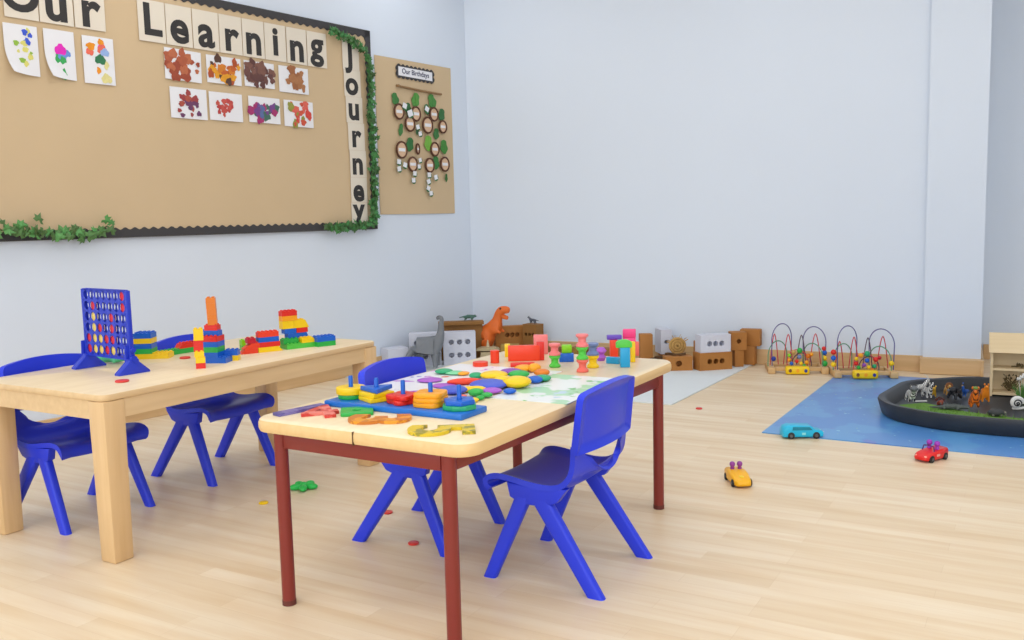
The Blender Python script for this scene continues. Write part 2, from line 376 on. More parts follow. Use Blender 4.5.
ivym = mat('ivy_leaf', (62, 118, 58), 0.55, var=0.15, scale=30, island=0.45)
ivyl = mat('ivy_leaf_bright', (86, 138, 74), 0.55, var=0.15, scale=30, island=0.45)
vinem = mat('ivy_vine', (70, 66, 40), 0.7)
def leaf_geo(b, M, r, rd, mi=0, fold=0.3):
    tb = bmesh.new()
    out = [(0, -.1), (.35, -.45), (.95, -.25), (.62, .1), (.85, .55), (.36, .5), (0, 1.15), (-.36, .5), (-.85, .55), (-.62, .1), (-.95, -.25), (-.35, -.45)]
    c = tb.verts.new((0, .12 * r, r * .16)); vs = [tb.verts.new((x * r, y * r, -fold * r * abs(x) * .6 + rd.uniform(-.05, .05) * r)) for x, y in out]
    for i in range(len(vs)): tb.faces.new((c, vs[i], vs[(i + 1) % len(vs)]))
    b.add(tb, M, mi)
def garland(name, pts, n, r, spread, label, seed, mm):
    rd = random.Random(seed)
    t = thing(name, label, 'ivy garland', wl(.0216, 0, 0.03), WA)
    P = [Vector((s, -0.012, z)) for s, z in pts]
    L = [0]
    for a, c in zip(P, P[1:]): L.append(L[-1] + (c - a).length)
    def at(d):
        for i in range(len(P) - 1):
            if d <= L[i + 1] or i == len(P) - 2: return P[i].lerp(P[i + 1], min(1, (d - L[i]) / (L[i + 1] - L[i])))
    vine = [at(L[-1] * k / 60) + Vector((rd.uniform(-.006, .006), rd.uniform(-.004, .004), rd.uniform(-.006, .006))) for k in range(61)]
    b = MB(); b.tube(vine, 0.003, 6); b.build('vine', vinem, t)
    b = MB()
    for k in range(n):
        p = at(L[-1] * (k + rd.random()) / n) + Vector((rd.gauss(0, spread), -0.008 - rd.random() * .022, rd.gauss(0, spread)))
        M = Matrix.Translation(p) @ Euler((PI / 2 + rd.uniform(-.7, .7), rd.uniform(-.6, .6), rd.uniform(0, 6.28))).to_matrix().to_4x4()
        M = Matrix.Translation(p) @ UPRIGHT @ Euler((rd.uniform(-.7, .7), rd.uniform(-.7, .7), rd.uniform(0, 6.28))).to_matrix().to_4x4()
        leaf_geo(b, M, r * rd.uniform(.7, 1.25), rd)
    b.build('leaves', mm, t, smooth=0)
garland('ivy_garland', [(1.334, 2.183), (1.424, 2.160), (1.525, 2.137), (1.610, 2.098), (1.660, 2.042), (1.662, 1.915), (1.664, 1.724), (1.663, 1.467), (1.657, 1.207), (1.650, 0.998), (1.455, 0.969), (1.251, 0.970)], 330, 0.025, 0.012,
        'green ivy garland running down the right edge of the display board', 5, ivym)
garland('ivy_garland', [(-0.959, 0.997), (-0.709, 0.999), (-0.656, 0.993), (-0.574, 0.995), (-0.434, 0.982), (-0.310, 0.979), (-0.210, 1.006)], 80, 0.028, 0.017,
        'green ivy garland lying along the lower left edge of the display board', 6, ivyl)

# ------------------------------------------------------------------ birthday poster
b = MB(); b.sheet(lambda u, v: (1.757 + .776 * u, -0.004 - .004 * math.sin(PI * u) * (1 - v), 1.046 + 1.044 * v), lambda u, v: -0.001, 14, 14)
single(b, 'birthday_poster', kraft, 'narrow brown paper poster hung beside the display board near the corner', 'poster', wl(0, 0, 0), WA)
t = thing('poster_title', 'small white Our Birthdays sign with black scalloped frame at the poster top', 'sign', wl(2.155, 2.008, .012), (0, .015, WA))
fr = []
W_, H_ = .40, .096
k = 10
def scal_rect(w, h, nx, ny, amp):
    p = []
    for i in range(nx * 6): p.append((-w / 2 + w * i / (nx * 6), -h / 2 - amp * abs(math.sin(PI * i / 6))))
    for i in range(ny * 6): p.append((w / 2 + amp * abs(math.sin(PI * i / 6)), -h / 2 + h * i / (ny * 6)))
    for i in range(nx * 6): p.append((w / 2 - w * i / (nx * 6), h / 2 + amp * abs(math.sin(PI * i / 6))))
    for i in range(ny * 6): p.append((-w / 2 - amp * abs(math.sin(PI * i / 6)), h / 2 - h * i / (ny * 6)))
    return p
b = MB(); b.prism(scal_rect(.372, .074, 9, 2, .012), 0, .0015, UPRIGHT); b.build('scalloped_frame', blackp, t, smooth=0)
b = MB(); b.box((0, -.0021, 0), (.345, .0010, .060)); b.build('title_card', paper, t, smooth=0)
b = MB(); b.add(text_mesh('Our Birthdays', .048, .0006, .0004), Matrix.Translation((0, -.0030, .002)) @ UPRIGHT); b.build('lettering', mat('navy_ink', (44, 48, 86), .7), t, smooth=0)
barkm = mat('twig_bark', (150, 116, 78), .8, var=.2, scale=40)
b = MB(); b.tube([(-.23, 0, .012), (-.1, -.001, .006), (.02, 0, 0), (.12, -.001, -.003), (.23, 0, -.004)], .008, 8); b.cyl((-.222, .004, .012), (-.222, -.014, .012), .009, n=8)
single(b, 'twig', barkm, 'thin brown twig fixed across the birthday poster above the leaves', 'twig', wl(2.19, 1.897, .017), WA)
ringm = mat('bark_ring', (92, 54, 34), .7, var=.15, scale=60); slicem = mat('wood_slice', (222, 186, 152), .7, var=.06, scale=60)
rings = [(1.973, 1.737, .058), (2.142, 1.734, .056), (2.077, 1.662, .058), (2.26, 1.665, .064), (2.33, 1.745, .054), (2.423, 1.664, .050),
         (1.985, 1.482, .064), (2.148, 1.495, .040), (2.328, 1.501, .054), (2.091, 1.388, .056), (2.268, 1.386, .056), (2.432, 1.399, .058)]
rn = ['upper group, far left', 'upper group, top row middle', 'upper group, low left', 'upper group, low middle, the largest', 'upper group, top right', 'upper group, low right',
      'lower group, top left', 'lower group, narrow and turned sideways', 'lower group, top right', 'lower group, bottom left', 'lower group, bottom middle', 'lower group, bottom right']
for (s, z, r), q in zip(rings, rn):
    t = thing('name_token', 'round wooden name token on the birthday poster, ' + q, 'name token', wl(s, z, .024), WA, 'name tokens on the birthday poster')
    sx = .45 if r == .040 else .92
    r *= .84; b = MB()
    b.tube([(r * sx * math.cos(a), 0, r * math.sin(a)) for a in [2 * PI * i / 24 for i in range(24)]], .007, 6, closed=True); b.build('rim', ringm, t)
    b = MB(); b.prism([(x * sx, y) for x, y in disc(r * .97, 24)], 0, .004, Matrix.Translation((0, .003, 0)) @ UPRIGHT); b.build('disc', slicem, t, smooth=0)
    b = MB(); b.box((0, -.0018, 0), (r * 1.3 * sx, .001, r * .42)); b.build('name_strip', paper, t, smooth=0)
leafs = [(1.943, 1.818, .05, 'above the far left token'), (2.146, 1.83, .058, 'below the middle of the twig'), (2.319, 1.834, .06, 'below the right end of the twig'), (2.416, 1.748, .052, 'at the right of the upper tokens'),
         (1.986, 1.617, .050, 'alone below the left tokens'), (2.068, 1.765, .045, 'tucked between two upper left tokens'), (2.26, 1.775, .042, 'behind the small white tag at upper middle'), (2.35, 1.610, .046, 'between the upper and lower token groups at right'),
         (2.070, 1.522, .056, 'upper left of the lower group'), (2.262, 1.540, .062, 'bright one in the lower middle'), (2.43, 1.522, .058, 'upper right of the lower group'), (2.336, 1.405, .054, 'between the two lower right tokens'), (2.444, 1.302, .034, 'hanging under the lowest right token'), (2.152, 1.622, .036, 'hanging between the low middle tokens')]
greens = [(66, 128, 62), (84, 150, 60), (72, 138, 62), (54, 112, 60), (70, 130, 66), (52, 112, 62), (62, 124, 66), (58, 118, 58), (48, 112, 54), (118, 178, 66), (66, 134, 52), (56, 124, 56), (60, 112, 52), (70, 112, 74)]
for i, (s, z, r, q) in enumerate(leafs):
    rd = random.Random(i); b = MB(); r *= .86
    pts = [(r * (.78 + .12 * math.cos(5 * a)) * math.sin(a) * (.95 if i not in (4, 12, 13) else .6), -r * math.cos(a) * 1.02) for a in [2 * PI * k / 30 for k in range(30)]]
    b.prism(pts, 0, .0012, UPRIGHT @ Euler((0, 0, rd.uniform(-.5, .5))).to_matrix().to_4x4())
    b.box((0, -.0016, 0), (.002, .001, r * 1.5))
    single(b, 'paper_leaf', mat('paper_leaf_%d' % i, greens[i], .6, var=.12, scale=40), 'green leaf shape on the birthday poster, ' + q, 'leaf', wl(s, z, .0135 + .0006 * i), WA, 'green leaves on the birthday poster', smooth=0)
tags = [(2.028, 1.778, .021, 'near the upper left token'), (2.080, 1.732, .026, 'between the two upper left tokens'), (2.254, 1.774, .020, 'left of the upper right token'), (2.153, 1.644, .018, 'between the low tokens, upper of two'), (2.175, 1.600, .017, 'between the low tokens, lower of two'),
        (1.951, 1.400, .019, 'in the left cluster, top'), (2.010, 1.380, .019, 'in the left cluster, right'), (1.950, 1.352, .019, 'in the left cluster, bottom'), (2.165, 1.418, .016, 'beside the lower left token, top'), (2.152, 1.374, .016, 'beside the lower left token, bottom'), (2.105, 1.325, .018, 'under the lower left token, top'), (2.090, 1.278, .018, 'under the lower left token, bottom'),
        (2.255, 1.319, .019, 'under the lower middle token, top'), (2.325, 1.303, .019, 'sticking out right below the lower middle token'), (2.247, 1.272, .019, 'in the hanging column, middle'), (2.242, 1.225, .018, 'in the hanging column, second from bottom'), (2.268, 1.190, .018, 'at the bottom of the hanging column')]
for i, (s, z, r, q) in enumerate(tags):
    t = thing('name_tag', 'tiny white tag on the birthday poster, ' + q, 'name tag', wl(s, z, .034), (0, random.Random(i).uniform(-.5, .5), WA), 'white tags on the birthday poster')
    b = MB(); b.box((0, 0, 0), (r * 1.9, .001, r * 1.7)); b.build('tag', paper, t, smooth=0)
    b = MB(); b.prism([(x * 1.1, y) for x, y in disc(r * 1.15, 14)], 0, .001, Matrix.Translation((.004, .0030, -.006)) @ UPRIGHT); b.build('backing_leaf', mat('paper_leaf_3', greens[3]), t, smooth=0)

# ------------------------------------------------------------------ tables
def edge_band(o):
    for p in o.data.polygons:
        if p.normal.z < .45: p.material_index = 1
beech = wood('beech_laminate', (232, 210, 174), (240, 220, 186), 0.35, 'Y', 5)
beechleg = wood('beech_leg', (222, 184, 132), (232, 196, 146), 0.4, 'Z', 5)
beechapr = wood('beech_apron', (222, 188, 140), (232, 200, 152), 0.4, 'Y', 5)
LT = 0.515; RT = 0.50
lx0, lx1, ly0, ly1 = -3.015, -2.372, 1.662, 2.932
t = thing('wooden_table', 'pale beech wood play table with square wooden legs along the left wall', 'table', ((lx0 + lx1) / 2, (ly0 + ly1) / 2, 0))
w, d = lx1 - lx0, ly1 - ly0
b = MB(); b.prism(rrect(w, d, .03), LT - .022, LT, bev=.006); edge_band(b.build('tabletop', [beech, beechapr], t))
lg = .074
for sx in (-1, 1):
    for sy in (-1, 1):
        b = MB(); b.box((sx * (w / 2 - lg / 2 - .002), sy * (d / 2 - lg / 2 - .002), (LT - .022) / 2), (lg, lg, LT - .022), bev=.005, taper=.9); b.build('leg', beechleg, t)
for sx in (-1, 1):
    b = MB(); b.box((sx * (w / 2 - .015), 0, LT - .022 - .028), (.018, d - 2 * lg, .056)); b.build('apron', beechapr, t, smooth=0)
for sy in (-1, 1):
    b = MB(); b.box((0, sy * (d / 2 - .015), LT - .022 - .028), (w - 2 * lg, .018, .056)); b.build('apron', beechapr, t, smooth=0)

maple = wood('maple_laminate', (240, 218, 178), (248, 228, 190), 0.32, 'Y', 5)
edgem = wood('maple_edge', (232, 194, 134), (240, 206, 148), 0.4, 'Y', 5)
maroon = mat('maroon_metal', (132, 42, 34), 0.35, var=.03, scale=20)
rx0, rx1, ry0, ry1 = -1.784, -1.104, 1.668, 2.985
cx, cy = (rx0 + rx1) / 2, (ry0 + ry1) / 2
t = thing('red_legged_table', 'maple topped play table with dark red metal legs in the foreground', 'table', (cx, cy, 0))
w, d = rx1 - rx0, ry1 - ry0
b = MB()
secs = []
for (ins, z) in ((.004, RT - .034), (0, RT - .026), (0, RT - .012), (.003, RT - .004), (.009, RT)):
    secs.append([(x, y, z) for x, y in rrect(w - 2 * ins, d - 2 * ins, .056 - ins, 8)])
b.loft(secs); edge_band(b.build('tabletop', [maple, edgem], t))
b = MB(); b.box((.008, -d / 2 + .006, RT - .019), (.0022, .016, .033)); b.build('seam', mat('dark_seam', (96, 66, 36), .8), t, smooth=0)
legs = [(-1.706, 1.700), (-1.178, 1.698), (-1.128, 2.875), (-1.690, 2.885)]
for lxp, lyp in legs:
    b = MB(); b.cyl((lxp - cx, lyp - cy, .012), (lxp - cx, lyp - cy, RT - .034), .0178, n=20); lo = b.build('leg', maroon, t)
    b = MB(); b.cyl((lxp - cx, lyp - cy, 0), (lxp - cx, lyp - cy, .014), .0185, n=20); b.build('foot_cap', mat('foot_rubber', (104, 48, 40), .6), lo)
for i in range(4):
    p, q = Vector(legs[i]) - Vector((cx, cy)), Vector(legs[(i + 1) % 4]) - Vector((cx, cy))
    dv = (q - p).normalized(); ang = math.atan2(dv.y, dv.x); ln = (q - p).length - .034
    b = MB(); b.box(((p.x + q.x) / 2, (p.y + q.y) / 2, RT - .034 - .021), (ln, .020, .042), rot=(0, 0, ang), bev=.003); b.build('apron', maroon, t)

# ------------------------------------------------------------------ chairs
chm = mat('chair_blue_plastic', (44, 64, 226), 0.36, var=.03, scale=10, bump=.06, spec=.35)
PROF = [(.156, .258), (.163, .268), (.156, .278), (.128, .284), (.08, .279), (.03, .271), (-.02, .268), (-.058, .274), (-.085, .292), (-.101, .320), (-.107, .346), (-.109, .374), (-.109, .398)]
BACK = [(-.098, .382), (-.099, .410), (-.102, .448), (-.106, .486), (-.111, .516), (-.116, .542)]
def ev(prof, u):
    x = u * (len(prof) - 1); i = min(int(x), len(prof) - 2); f = x - i
    def cr(a, b_, c, d_): return b_ + .5 * f * (c - a + f * (2 * a - 5 * b_ + 4 * c - d_ + f * (3 * (b_ - c) + d_ - a)))
    g = lambda k: prof[max(0, min(len(prof) - 1, k))]
    return [cr(g(i - 1)[k], g(i)[k], g(i + 1)[k], g(i + 2)[k]) for k in (0, 1)]
def make_chair(label, loc, rot):
    t = thing('child_chair', label, 'chair', loc, rot, 'blue moulded chairs')
    def P(u, v):
        x, z = ev(PROF, u); q = 2 * v - 1
        hw = .172 - .006 * u - .012 * max(0, (0.12 - u) / .12)
        dish = -.008 * (1 - q * q) * (1 if u < .62 else max(0, 1 - (u - .62) / .1))
        side = .003 * max(0, abs(q) - .8) / .2 * (1 if .1 < u < .7 else 0)
        back = -.016 * (1 - q * q) * max(0, (u - .55) / .45)
        # scooped upper rim between the posts
        if u > .70: z -= .095 * (1 - min(1, (q / .86) ** 2)) * ((u - .70) / .30)
        return (x + back, hw * q, z + dish + side)
    b = MB(); b.sheet(P, lambda u, v: .010 + .006 * max(0, abs(2 * v - 1) - .8) / .2, 36, 20)
    # side skirts under the seat, where the legs join
    for s in (-1, 1):
        b.prism([(.104, .280), (.03, .275), (-.080, .280), (-.05, .240), (-.005, .224), (.06, .224), (.095, .240)], -.014, .014, Matrix.Translation((0, s * .152, 0)) @ UPRIGHT, bev=.003)
    b.build('seat', chm, t, smooth=50)
    def PB(u, v):
        x, z = ev(BACK, u); q = 1 - 2 * v
        hw = .172 - .007 * u
        if u > .76: hw -= .015 * ((u - .76) / .24) ** 4
        z += .014 * (1 - q * q) * u
        x = -.098 - .112 * (z - .382) - .020 * (1 - (hw * q / .172) ** 2)
        return (x, hw * q, z)
    def TB(u, v):
        e = min(u, 1 - u) * 1.0; f = min(v, 1 - v) * 1.9
        k = min(1, min(e, f) / .16)
        return .022 - .013 * k * k * (3 - 2 * k)
    b = MB(); b.sheet(PB, TB, 24, 28)
    b.build('backrest', chm, t, smooth=50)
    for s in (-1, 1):
        for (tx, bx, tw, bw) in ((.048, .163, .050, .040), (.018, -.164, .060, .050)):
            secs = []
            for f in (0, .33, .66, 1):
                X = tx + (bx - tx) * f; Y = s * (.150 + .015 * f); Z = .262 * (1 - f); wx = tw + (bw - tw) * f; wy = .030 - .004 * f
                secs.append([(X + x, Y + y, Z) for x, y in rrect(wx, wy, .010, 3)])
            b = MB(); b.loft(secs); b.build('leg', chm, t, smooth=50)
    return t
ch = make_chair('blue child chair in the foreground with its back to the camera', (-1.165, 2.268, 0), PI)
dup(ch, (-1.697, 2.335, 0), R(2), 'blue child chair pushed under the left side of the red legged table')
dup(ch, (-2.936, 1.938, 0), R(0), 'blue child chair at the near end of the wooden table, behind the upright disc game')
dup(ch, (-2.928, 2.548, 0), R(0), 'blue child chair at the far end of the wooden table, behind the brick tower')


# ------------------------------------------------------------------ disc game on the wooden table
def cellplate(mb, xs, zs, r, y0, y1, keep=None, n=24, blind=False, M=None):
    """plate in XZ from y0 (front) to y1 with a round hole in every cell"""
    tb = bmesh.new()
    def quad(*p): tb.faces.new([tb.verts.new(q) for q in p])
    for i in range(len(xs) - 1):
        for j in range(len(zs) - 1):
            a, c, e, f = xs[i], xs[i + 1], zs[j], zs[j + 1]
            if keep is not None and not keep(i, j):
                quad((a, y0, e), (c, y0, e), (c, y0, f), (a, y0, f)); quad((a, y1, e), (a, y1, f), (c, y1, f), (c, y1, e)); continue
            mx, mz = (a + c) / 2, (e + f) / 2
            an = sorted([2 * PI * k / n for k in range(n)] + [math.atan2(z - mz, x - mx) % (2 * PI) for x in (a, c) for z in (e, f)])
            ci, sq = [], []
            for t in an:
                cx_, sz_ = math.cos(t), math.sin(t)
                k = min((c - a) / 2 / abs(cx_) if abs(cx_) > 1e-9 else 9, (f - e) / 2 / abs(sz_) if abs(sz_) > 1e-9 else 9)
                ci.append((mx + r * cx_, mz + r * sz_)); sq.append((mx + k * cx_, mz + k * sz_))
            N = len(an)
            for k in range(N):
                p, q, P_, Q_ = ci[k], ci[(k + 1) % N], sq[k], sq[(k + 1) % N]
                if (Vector(p) - Vector(q)).length < 1e-7: continue
                quad((p[0], y0, p[1]), (P_[0], y0, P_[1]), (Q_[0], y0, Q_[1]), (q[0], y0, q[1]))
                if not blind: quad((p[0], y1, p[1]), (q[0], y1, q[1]), (Q_[0], y1, Q_[1]), (P_[0], y1, P_[1]))
                yb = y1 if not blind else y0 + (y1 - y0) * blind
                quad((p[0], y0, p[1]), (q[0], y0, q[1]), (q[0], yb, q[1]), (p[0], yb, p[1]))
                if blind: quad((mx, yb, mz), (p[0], yb, p[1]), (q[0], yb, q[1]), (mx, yb - 1e-6, mz))
            if blind: quad((a, y1, e), (a, y1, f), (c, y1, f), (c, y1, e))
    for j in range(len(zs) - 1):
        quad((xs[0], y0, zs[j]), (xs[0], y0, zs[j + 1]), (xs[0], y1, zs[j + 1]), (xs[0], y1, zs[j])); quad((xs[-1], y0, zs[j]), (xs[-1], y1, zs[j]), (xs[-1], y1, zs[j + 1]), (xs[-1], y0, zs[j + 1]))
    for i in range(len(xs) - 1):
        quad((xs[i], y0, zs[0]), (xs[i], y1, zs[0]), (xs[i + 1], y1, zs[0]), (xs[i + 1], y0, zs[0])); quad((xs[i], y0, zs[-1]), (xs[i + 1], y0, zs[-1]), (xs[i + 1], y1, zs[-1]), (xs[i], y1, zs[-1]))
    bmesh.ops.remove_doubles(tb, verts=tb.verts[:], dist=1e-6)
    bmesh.ops.recalc_face_normals(tb, faces=tb.faces[:])
    mb.add(tb, M)
c4blue = mat('disc_game_blue', (36, 58, 196), .35)
GX, GY = -2.768, 1.978; GA = R(-6.3)
g = thing('disc_game', 'upright blue grid game holding red and yellow discs on the wooden table', 'board game', (GX, GY, LT), GA)
cell = .0375; gw = cell * 7; z0g = .052
xs = [-gw / 2 + cell * i for i in range(8)]; zs = [z0g + cell * j for j in range(7)]
b = MB()
cellplate(b, xs, zs, .0155, -.0070, -.0042); cellplate(b, xs, zs, .0155, .0042, .0070)
for s in (-1, 1): b.box((s * (gw / 2 + .0065), 0, z0g + 3 * cell - .002), (.013, .015, 6 * cell + .006), bev=.002)
b.box((0, 0, z0g - .004), (gw, .014, .008)); b.box((0, -.0056, z0g + 6 * cell), (gw, .0028, .006)); b.box((0, .0056, z0g + 6 * cell), (gw, .0028, .006))
b.build('grid', c4blue, g)
for s in (-1, 1):
    b = MB(); x = s * (gw / 2 + .0065)
    Mx = Matrix.Translation((x, 0, 0)) @ Euler((0, 0, PI / 2)).to_matrix().to_4x4() @ UPRIGHT
    b.prism([(-.056, 0), (.056, 0), (.056, .006), (.018, .040), (.016, .096), (-.016, .096), (-.018, .040), (-.056, .006)], -.0145, -.0075 if s > 0 else -.0075, Mx, bev=.001)
    b.prism([(-.056, 0), (.056, 0), (.056, .006), (.018, .040), (.016, .050), (-.016, .050), (-.018, .040), (-.056, .006)], -.0075, .0145, Mx, bev=.001)
    b.cyl((x + s * .008, 0, .050), (x + s * .018, 0, .050), .011, n=16); b.cyl((x + s * .008, 0, .080), (x + s * .018, 0, .080), .008, n=16)
    b.build('stand', c4blue, g)
dr = mat('disc_red', (222, 36, 56), .35); dy = mat('disc_yellow', (244, 214, 110), .35)
rown = ['top', 'second', 'third', 'fourth', 'fifth', 'bottom']; coln = ['leftmost', 'second', 'third', 'middle', 'fifth', 'sixth', 'rightmost']
discs = {(0, 6): 'r', (1, 1): 'r', (1, 6): 'r', (2, 1): 'y', (2, 4): 'r', (3, 1): 'y', (3, 2): 'r', (3, 4): 'r', (4, 0): 'r', (4, 1): 'y', (4, 2): 'y', (4, 3): 'r', (4, 4): 'r',
         (5, 0): 'r', (5, 1): 'y', (5, 2): 'y', (5, 3): 'r', (5, 4): 'y'}
Mg = Matrix.Translation((GX, GY, LT)) @ Euler((0, 0, GA)).to_matrix().to_4x4()
dmesh = {}
def disc_mb():
    b = MB(); b.lathe([(.0165, -.0022), (.0178, -.0012), (.0178, .0012), (.0165, .0022)], n=28); b.lathe([(.0085, -.0028), (.0105, -.0028), (.0105, .0028), (.0085, .0028)], n=24); return b
for (r_, c_), k in discs.items():
    p = Mg @ Vector((xs[c_] + cell / 2, 0, zs[5 - r_] + cell / 2))
    col = 'red' if k == 'r' else 'yellow'
    lab = '%s disc held in the blue grid, %s row, %s column' % (col, rown[r_], coln[c_])
    if k not in dmesh:
        o = single(disc_mb(), 'game_disc', dr if k == 'r' else dy, lab, 'game disc', p, (PI / 2, 0, GA), 'discs in the grid game'); dmesh[k] = o
    else:
        o = dmesh[k].copy(); C.objects.link(o); o.location = p; o['label'] = lab
def loose_disc(x, y, z, m, lab, s=1.0):
    b = MB(); b.lathe([(.0150 * s, 0), (.0168 * s, .0014), (.0168 * s, .0054), (.0150 * s, .0066)], n=28)
    single(b, 'game_disc', m, lab, 'game disc', (x, y, z), 0, 'loose game discs')
chip = mat('chip_red', (224, 62, 54), .4)
loose_disc(-2.521, 1.840, LT, chip, 'red disc lying on the wooden table in front of the blue grid game', 1.25)
loose_disc(-2.742, 2.272, LT, chip, 'red disc lying between the green long brick and the yellow-red stack', 1.15)
loose_disc(-3.044, 2.115, LT, dy, 'yellow disc on the table behind the left stand of the grid game', 1.3)
loose_disc(-1.941, 2.420, 0, chip, 'red chip on the floor behind the left foot of the nearest red table chair', 1.0)
loose_disc(-1.679, 2.213, 0, chip, 'red chip on the floor under the red legged table, the nearer one', 1.0)
loose_disc(-1.535, 4.481, 0, chip, 'red chip on the open floor between the white and blue mats', 1.0)
loose_disc(-2.416, 2.306, 0, pl('yellow'), 'yellow chip on the floor between the two tables', 1.0)
# green crocodile behind the grid
def skin(name, nodes, m, parent=None, sub=1, loc=None, rot=None, smooth=True):
    """nodes: list of (parent index, (x,y,z), radius or (rx,ry)); one continuous skinned body"""
    me = bpy.data.meshes.new(name)
    me.from_pydata([n_[1] for n_ in nodes], [(n_[0], i) for i, n_ in enumerate(nodes) if n_[0] is not None], [])
    o = bpy.data.objects.new(name, me); C.objects.link(o)
    md = o.modifiers.new('skin', 'SKIN'); md.use_smooth_shade = True
    if sub: o.modifiers.new('sub', 'SUBSURF').levels = sub; o.modifiers['sub'].render_levels = sub
    sv = me.skin_vertices[0].data
    for i, n_ in enumerate(nodes):
        r = n_[2]; sv[i].radius = (r, r) if not isinstance(r, tuple) else r; sv[i].use_root = n_[0] is None
    # freeze the skinned surface into a plain mesh so that copies are light
    dg = bpy.context.evaluated_depsgraph_get(); dg.update()
    em = bpy.data.meshes.new_from_object(o.evaluated_get(dg)); em.materials.clear()
    for k in (m if isinstance(m, (list, tuple)) else [m]): em.materials.append(k)
    em.shade_smooth(); o.modifiers.clear(); old = o.data; o.data = em; bpy.data.meshes.remove(old); em.name = name
    if parent: o.parent = parent
    if loc is not None: o.location = loc
    if rot is not None: o.rotation_euler = (0, 0, rot)
    return o
t = thing('crocodile_toy', 'small pale green toy crocodile lying behind the blue grid game', 'toy', (-2.932, 2.084, LT), R(16)); t.scale = (1.35,) * 3
skin('body', [(None, (0, 0, .014), .013), (0, (.03, 0, .014), .012), (1, (.05, 0, .016), .010), (2, (.075, 0, .012), .006), (0, (-.03, 0, .012), .010), (4, (-.06, 0, .009), .006), (5, (-.085, 0, .007), .003),
              (1, (.034, .02, .006), .005), (1, (.034, -.02, .006), .005), (4, (-.034, .018, .006), .005), (4, (-.034, -.018, .006), .005)], mat('pale_green_toy', (96, 214, 150), .4), t)
b = MB()
for k in range(6): b.cyl((-.03 + .012 * k, 0, .024), (-.03 + .012 * k, 0, .033), .004, .001, 6)
b.build('spines', mat('deep_green_toy', (40, 150, 90), .4), t)
for s in (-1, 1):
    b = MB(); b.ell((.052, s * .007, .026), .0035, u=10, v=6); b.build('eye', pl('yellow'), t)

# ------------------------------------------------------------------ building bricks
U, BH = .016, .0192
def brick_mb(nx, ny, h=1.0, slope=0, topstuds=True):
    L_, W_, H_ = nx * U - .0004, ny * U - .0004, BH * h - .0002
    b = MB(); tb = bmesh.new(); bmesh.ops.create_cube(tb, size=1)
    for v in tb.verts: v.co = Vector((v.co.x * L_, v.co.y * W_, (v.co.z + .5) * H_))
    if slope:
        for v in tb.verts:
            if v.co.z > H_ * .5 and v.co.x * (1 if slope > 0 else -1) > 0: v.co.x -= abs(slope) * U * (1 if slope > 0 else -1)
    bot = [f for f in tb.faces if f.normal.z < -.9]
    bmesh.ops.inset_region(tb, faces=bot, thickness=.0016)
    g_ = bmesh.ops.extrude_face_region(tb, geom=bot)
    vs_ = [v for v in g_['geom'] if isinstance(v, bmesh.types.BMVert)]
    for v in vs_:
        v.co.z = H_ * (.62 if slope else .84)
        if slope: v.co.x = max(-L_ / 2 + .003, min(L_ / 2 - .003 - abs(slope) * U, v.co.x)) if slope > 0 else min(L_ / 2 - .003, max(-L_ / 2 + .003 + abs(slope) * U, v.co.x))
    bmesh.ops.delete(tb, geom=bot, context='FACES_ONLY')
    b.add(tb)
    if topstuds:
        for i in range(nx):
            for j in range(ny):
                x, y = (i - (nx - 1) / 2) * U, (j - (ny - 1) / 2) * U
                if slope and (x * (1 if slope > 0 else -1) > L_ / 2 - abs(slope) * U): continue
                b.lathe([(.0048, H_ - .0005), (.0048, H_ + .0038), (.0042, H_ + .0045)], (x, y, 0), n=14)
    return b
GRP = 'building bricks on the wooden table'
def brick(nx, ny, col, x, y, lev, a, label, h=1.0, slope=0, dz=0):
    return single(brick_mb(nx, ny, h, slope), 'toy_brick', pl(col), label, 'toy brick', (x, y, LT + BH * lev + dz), a, GRP)
def off(x, y, a, dx, dy): return x + dx * math.cos(a) - dy * math.sin(a), y + dx * math.sin(a) + dy * math.cos(a)
# striped stack beside the game
a = R(33); X, Y = -2.896, 2.224
brick(8, 4, 'yellow', *off(X, Y, a, .028, 0), 0, a, 'long yellow brick at the base of the striped stack beside the grid game')
for lv, col, q in ((1, 'green', 'green brick low in the striped stack beside the grid game'), (2, 'blue', 'blue brick in the middle of the striped stack beside the grid game'),
                   (3, 'yellow', 'yellow brick near the top of the striped stack beside the grid game'), (4, 'blue', 'blue brick on top of the striped stack beside the grid game')):
    brick(4, 4, col, X, Y, lv, a, q)
# green long one with red on it
a = R(88); X, Y = -2.874, 2.340
brick(10, 2, 'green', X, Y, 0, a, 'long green brick lying in front of the far wooden table chair')
brick(4, 2, 'red', *off(X, Y, a, .036, .0), 1, a, 'red sloped brick on the long green brick', slope=-1)
brick(2, 2, 'crimson', *off(X, Y, a, .084, .0), 1, a, 'small dark red brick at the far end of the long green brick')
# orange topped tower
a = R(24); X, Y = -2.571, 2.251
brick(6, 4, 'blue', *off(X, Y, a, .014, 0), 0, a, 'long blue brick at the base of the orange topped tower')
st = [(5, 4, 'blue', 0, 'second blue brick from the bottom of the orange topped tower'), (5, 4, 'green', 0, 'green brick in the orange topped tower'), (5, 4, 'blue', 0, 'blue brick just above the green one in the orange topped tower'),
      (5, 4, 'red', 0, 'wide red brick in the orange topped tower'), (4, 2, 'blue', -.002, 'narrow blue brick between two red ones of the orange topped tower'), (3, 2, 'red', .002, 'narrow red brick carrying the orange bricks')]
for i, (nx, ny, col, dx, q) in enumerate(st): brick(nx, ny, col, *off(X, Y, a, dx - (.006 if i < 4 else -.004), 0), 1 + i, a, q)
on = ['lowest orange brick of the tall tower', 'second orange brick from below on the tall tower', 'middle orange brick of the tall tower', 'fourth orange brick from below on the tall tower', 'topmost orange brick of the tall tower']
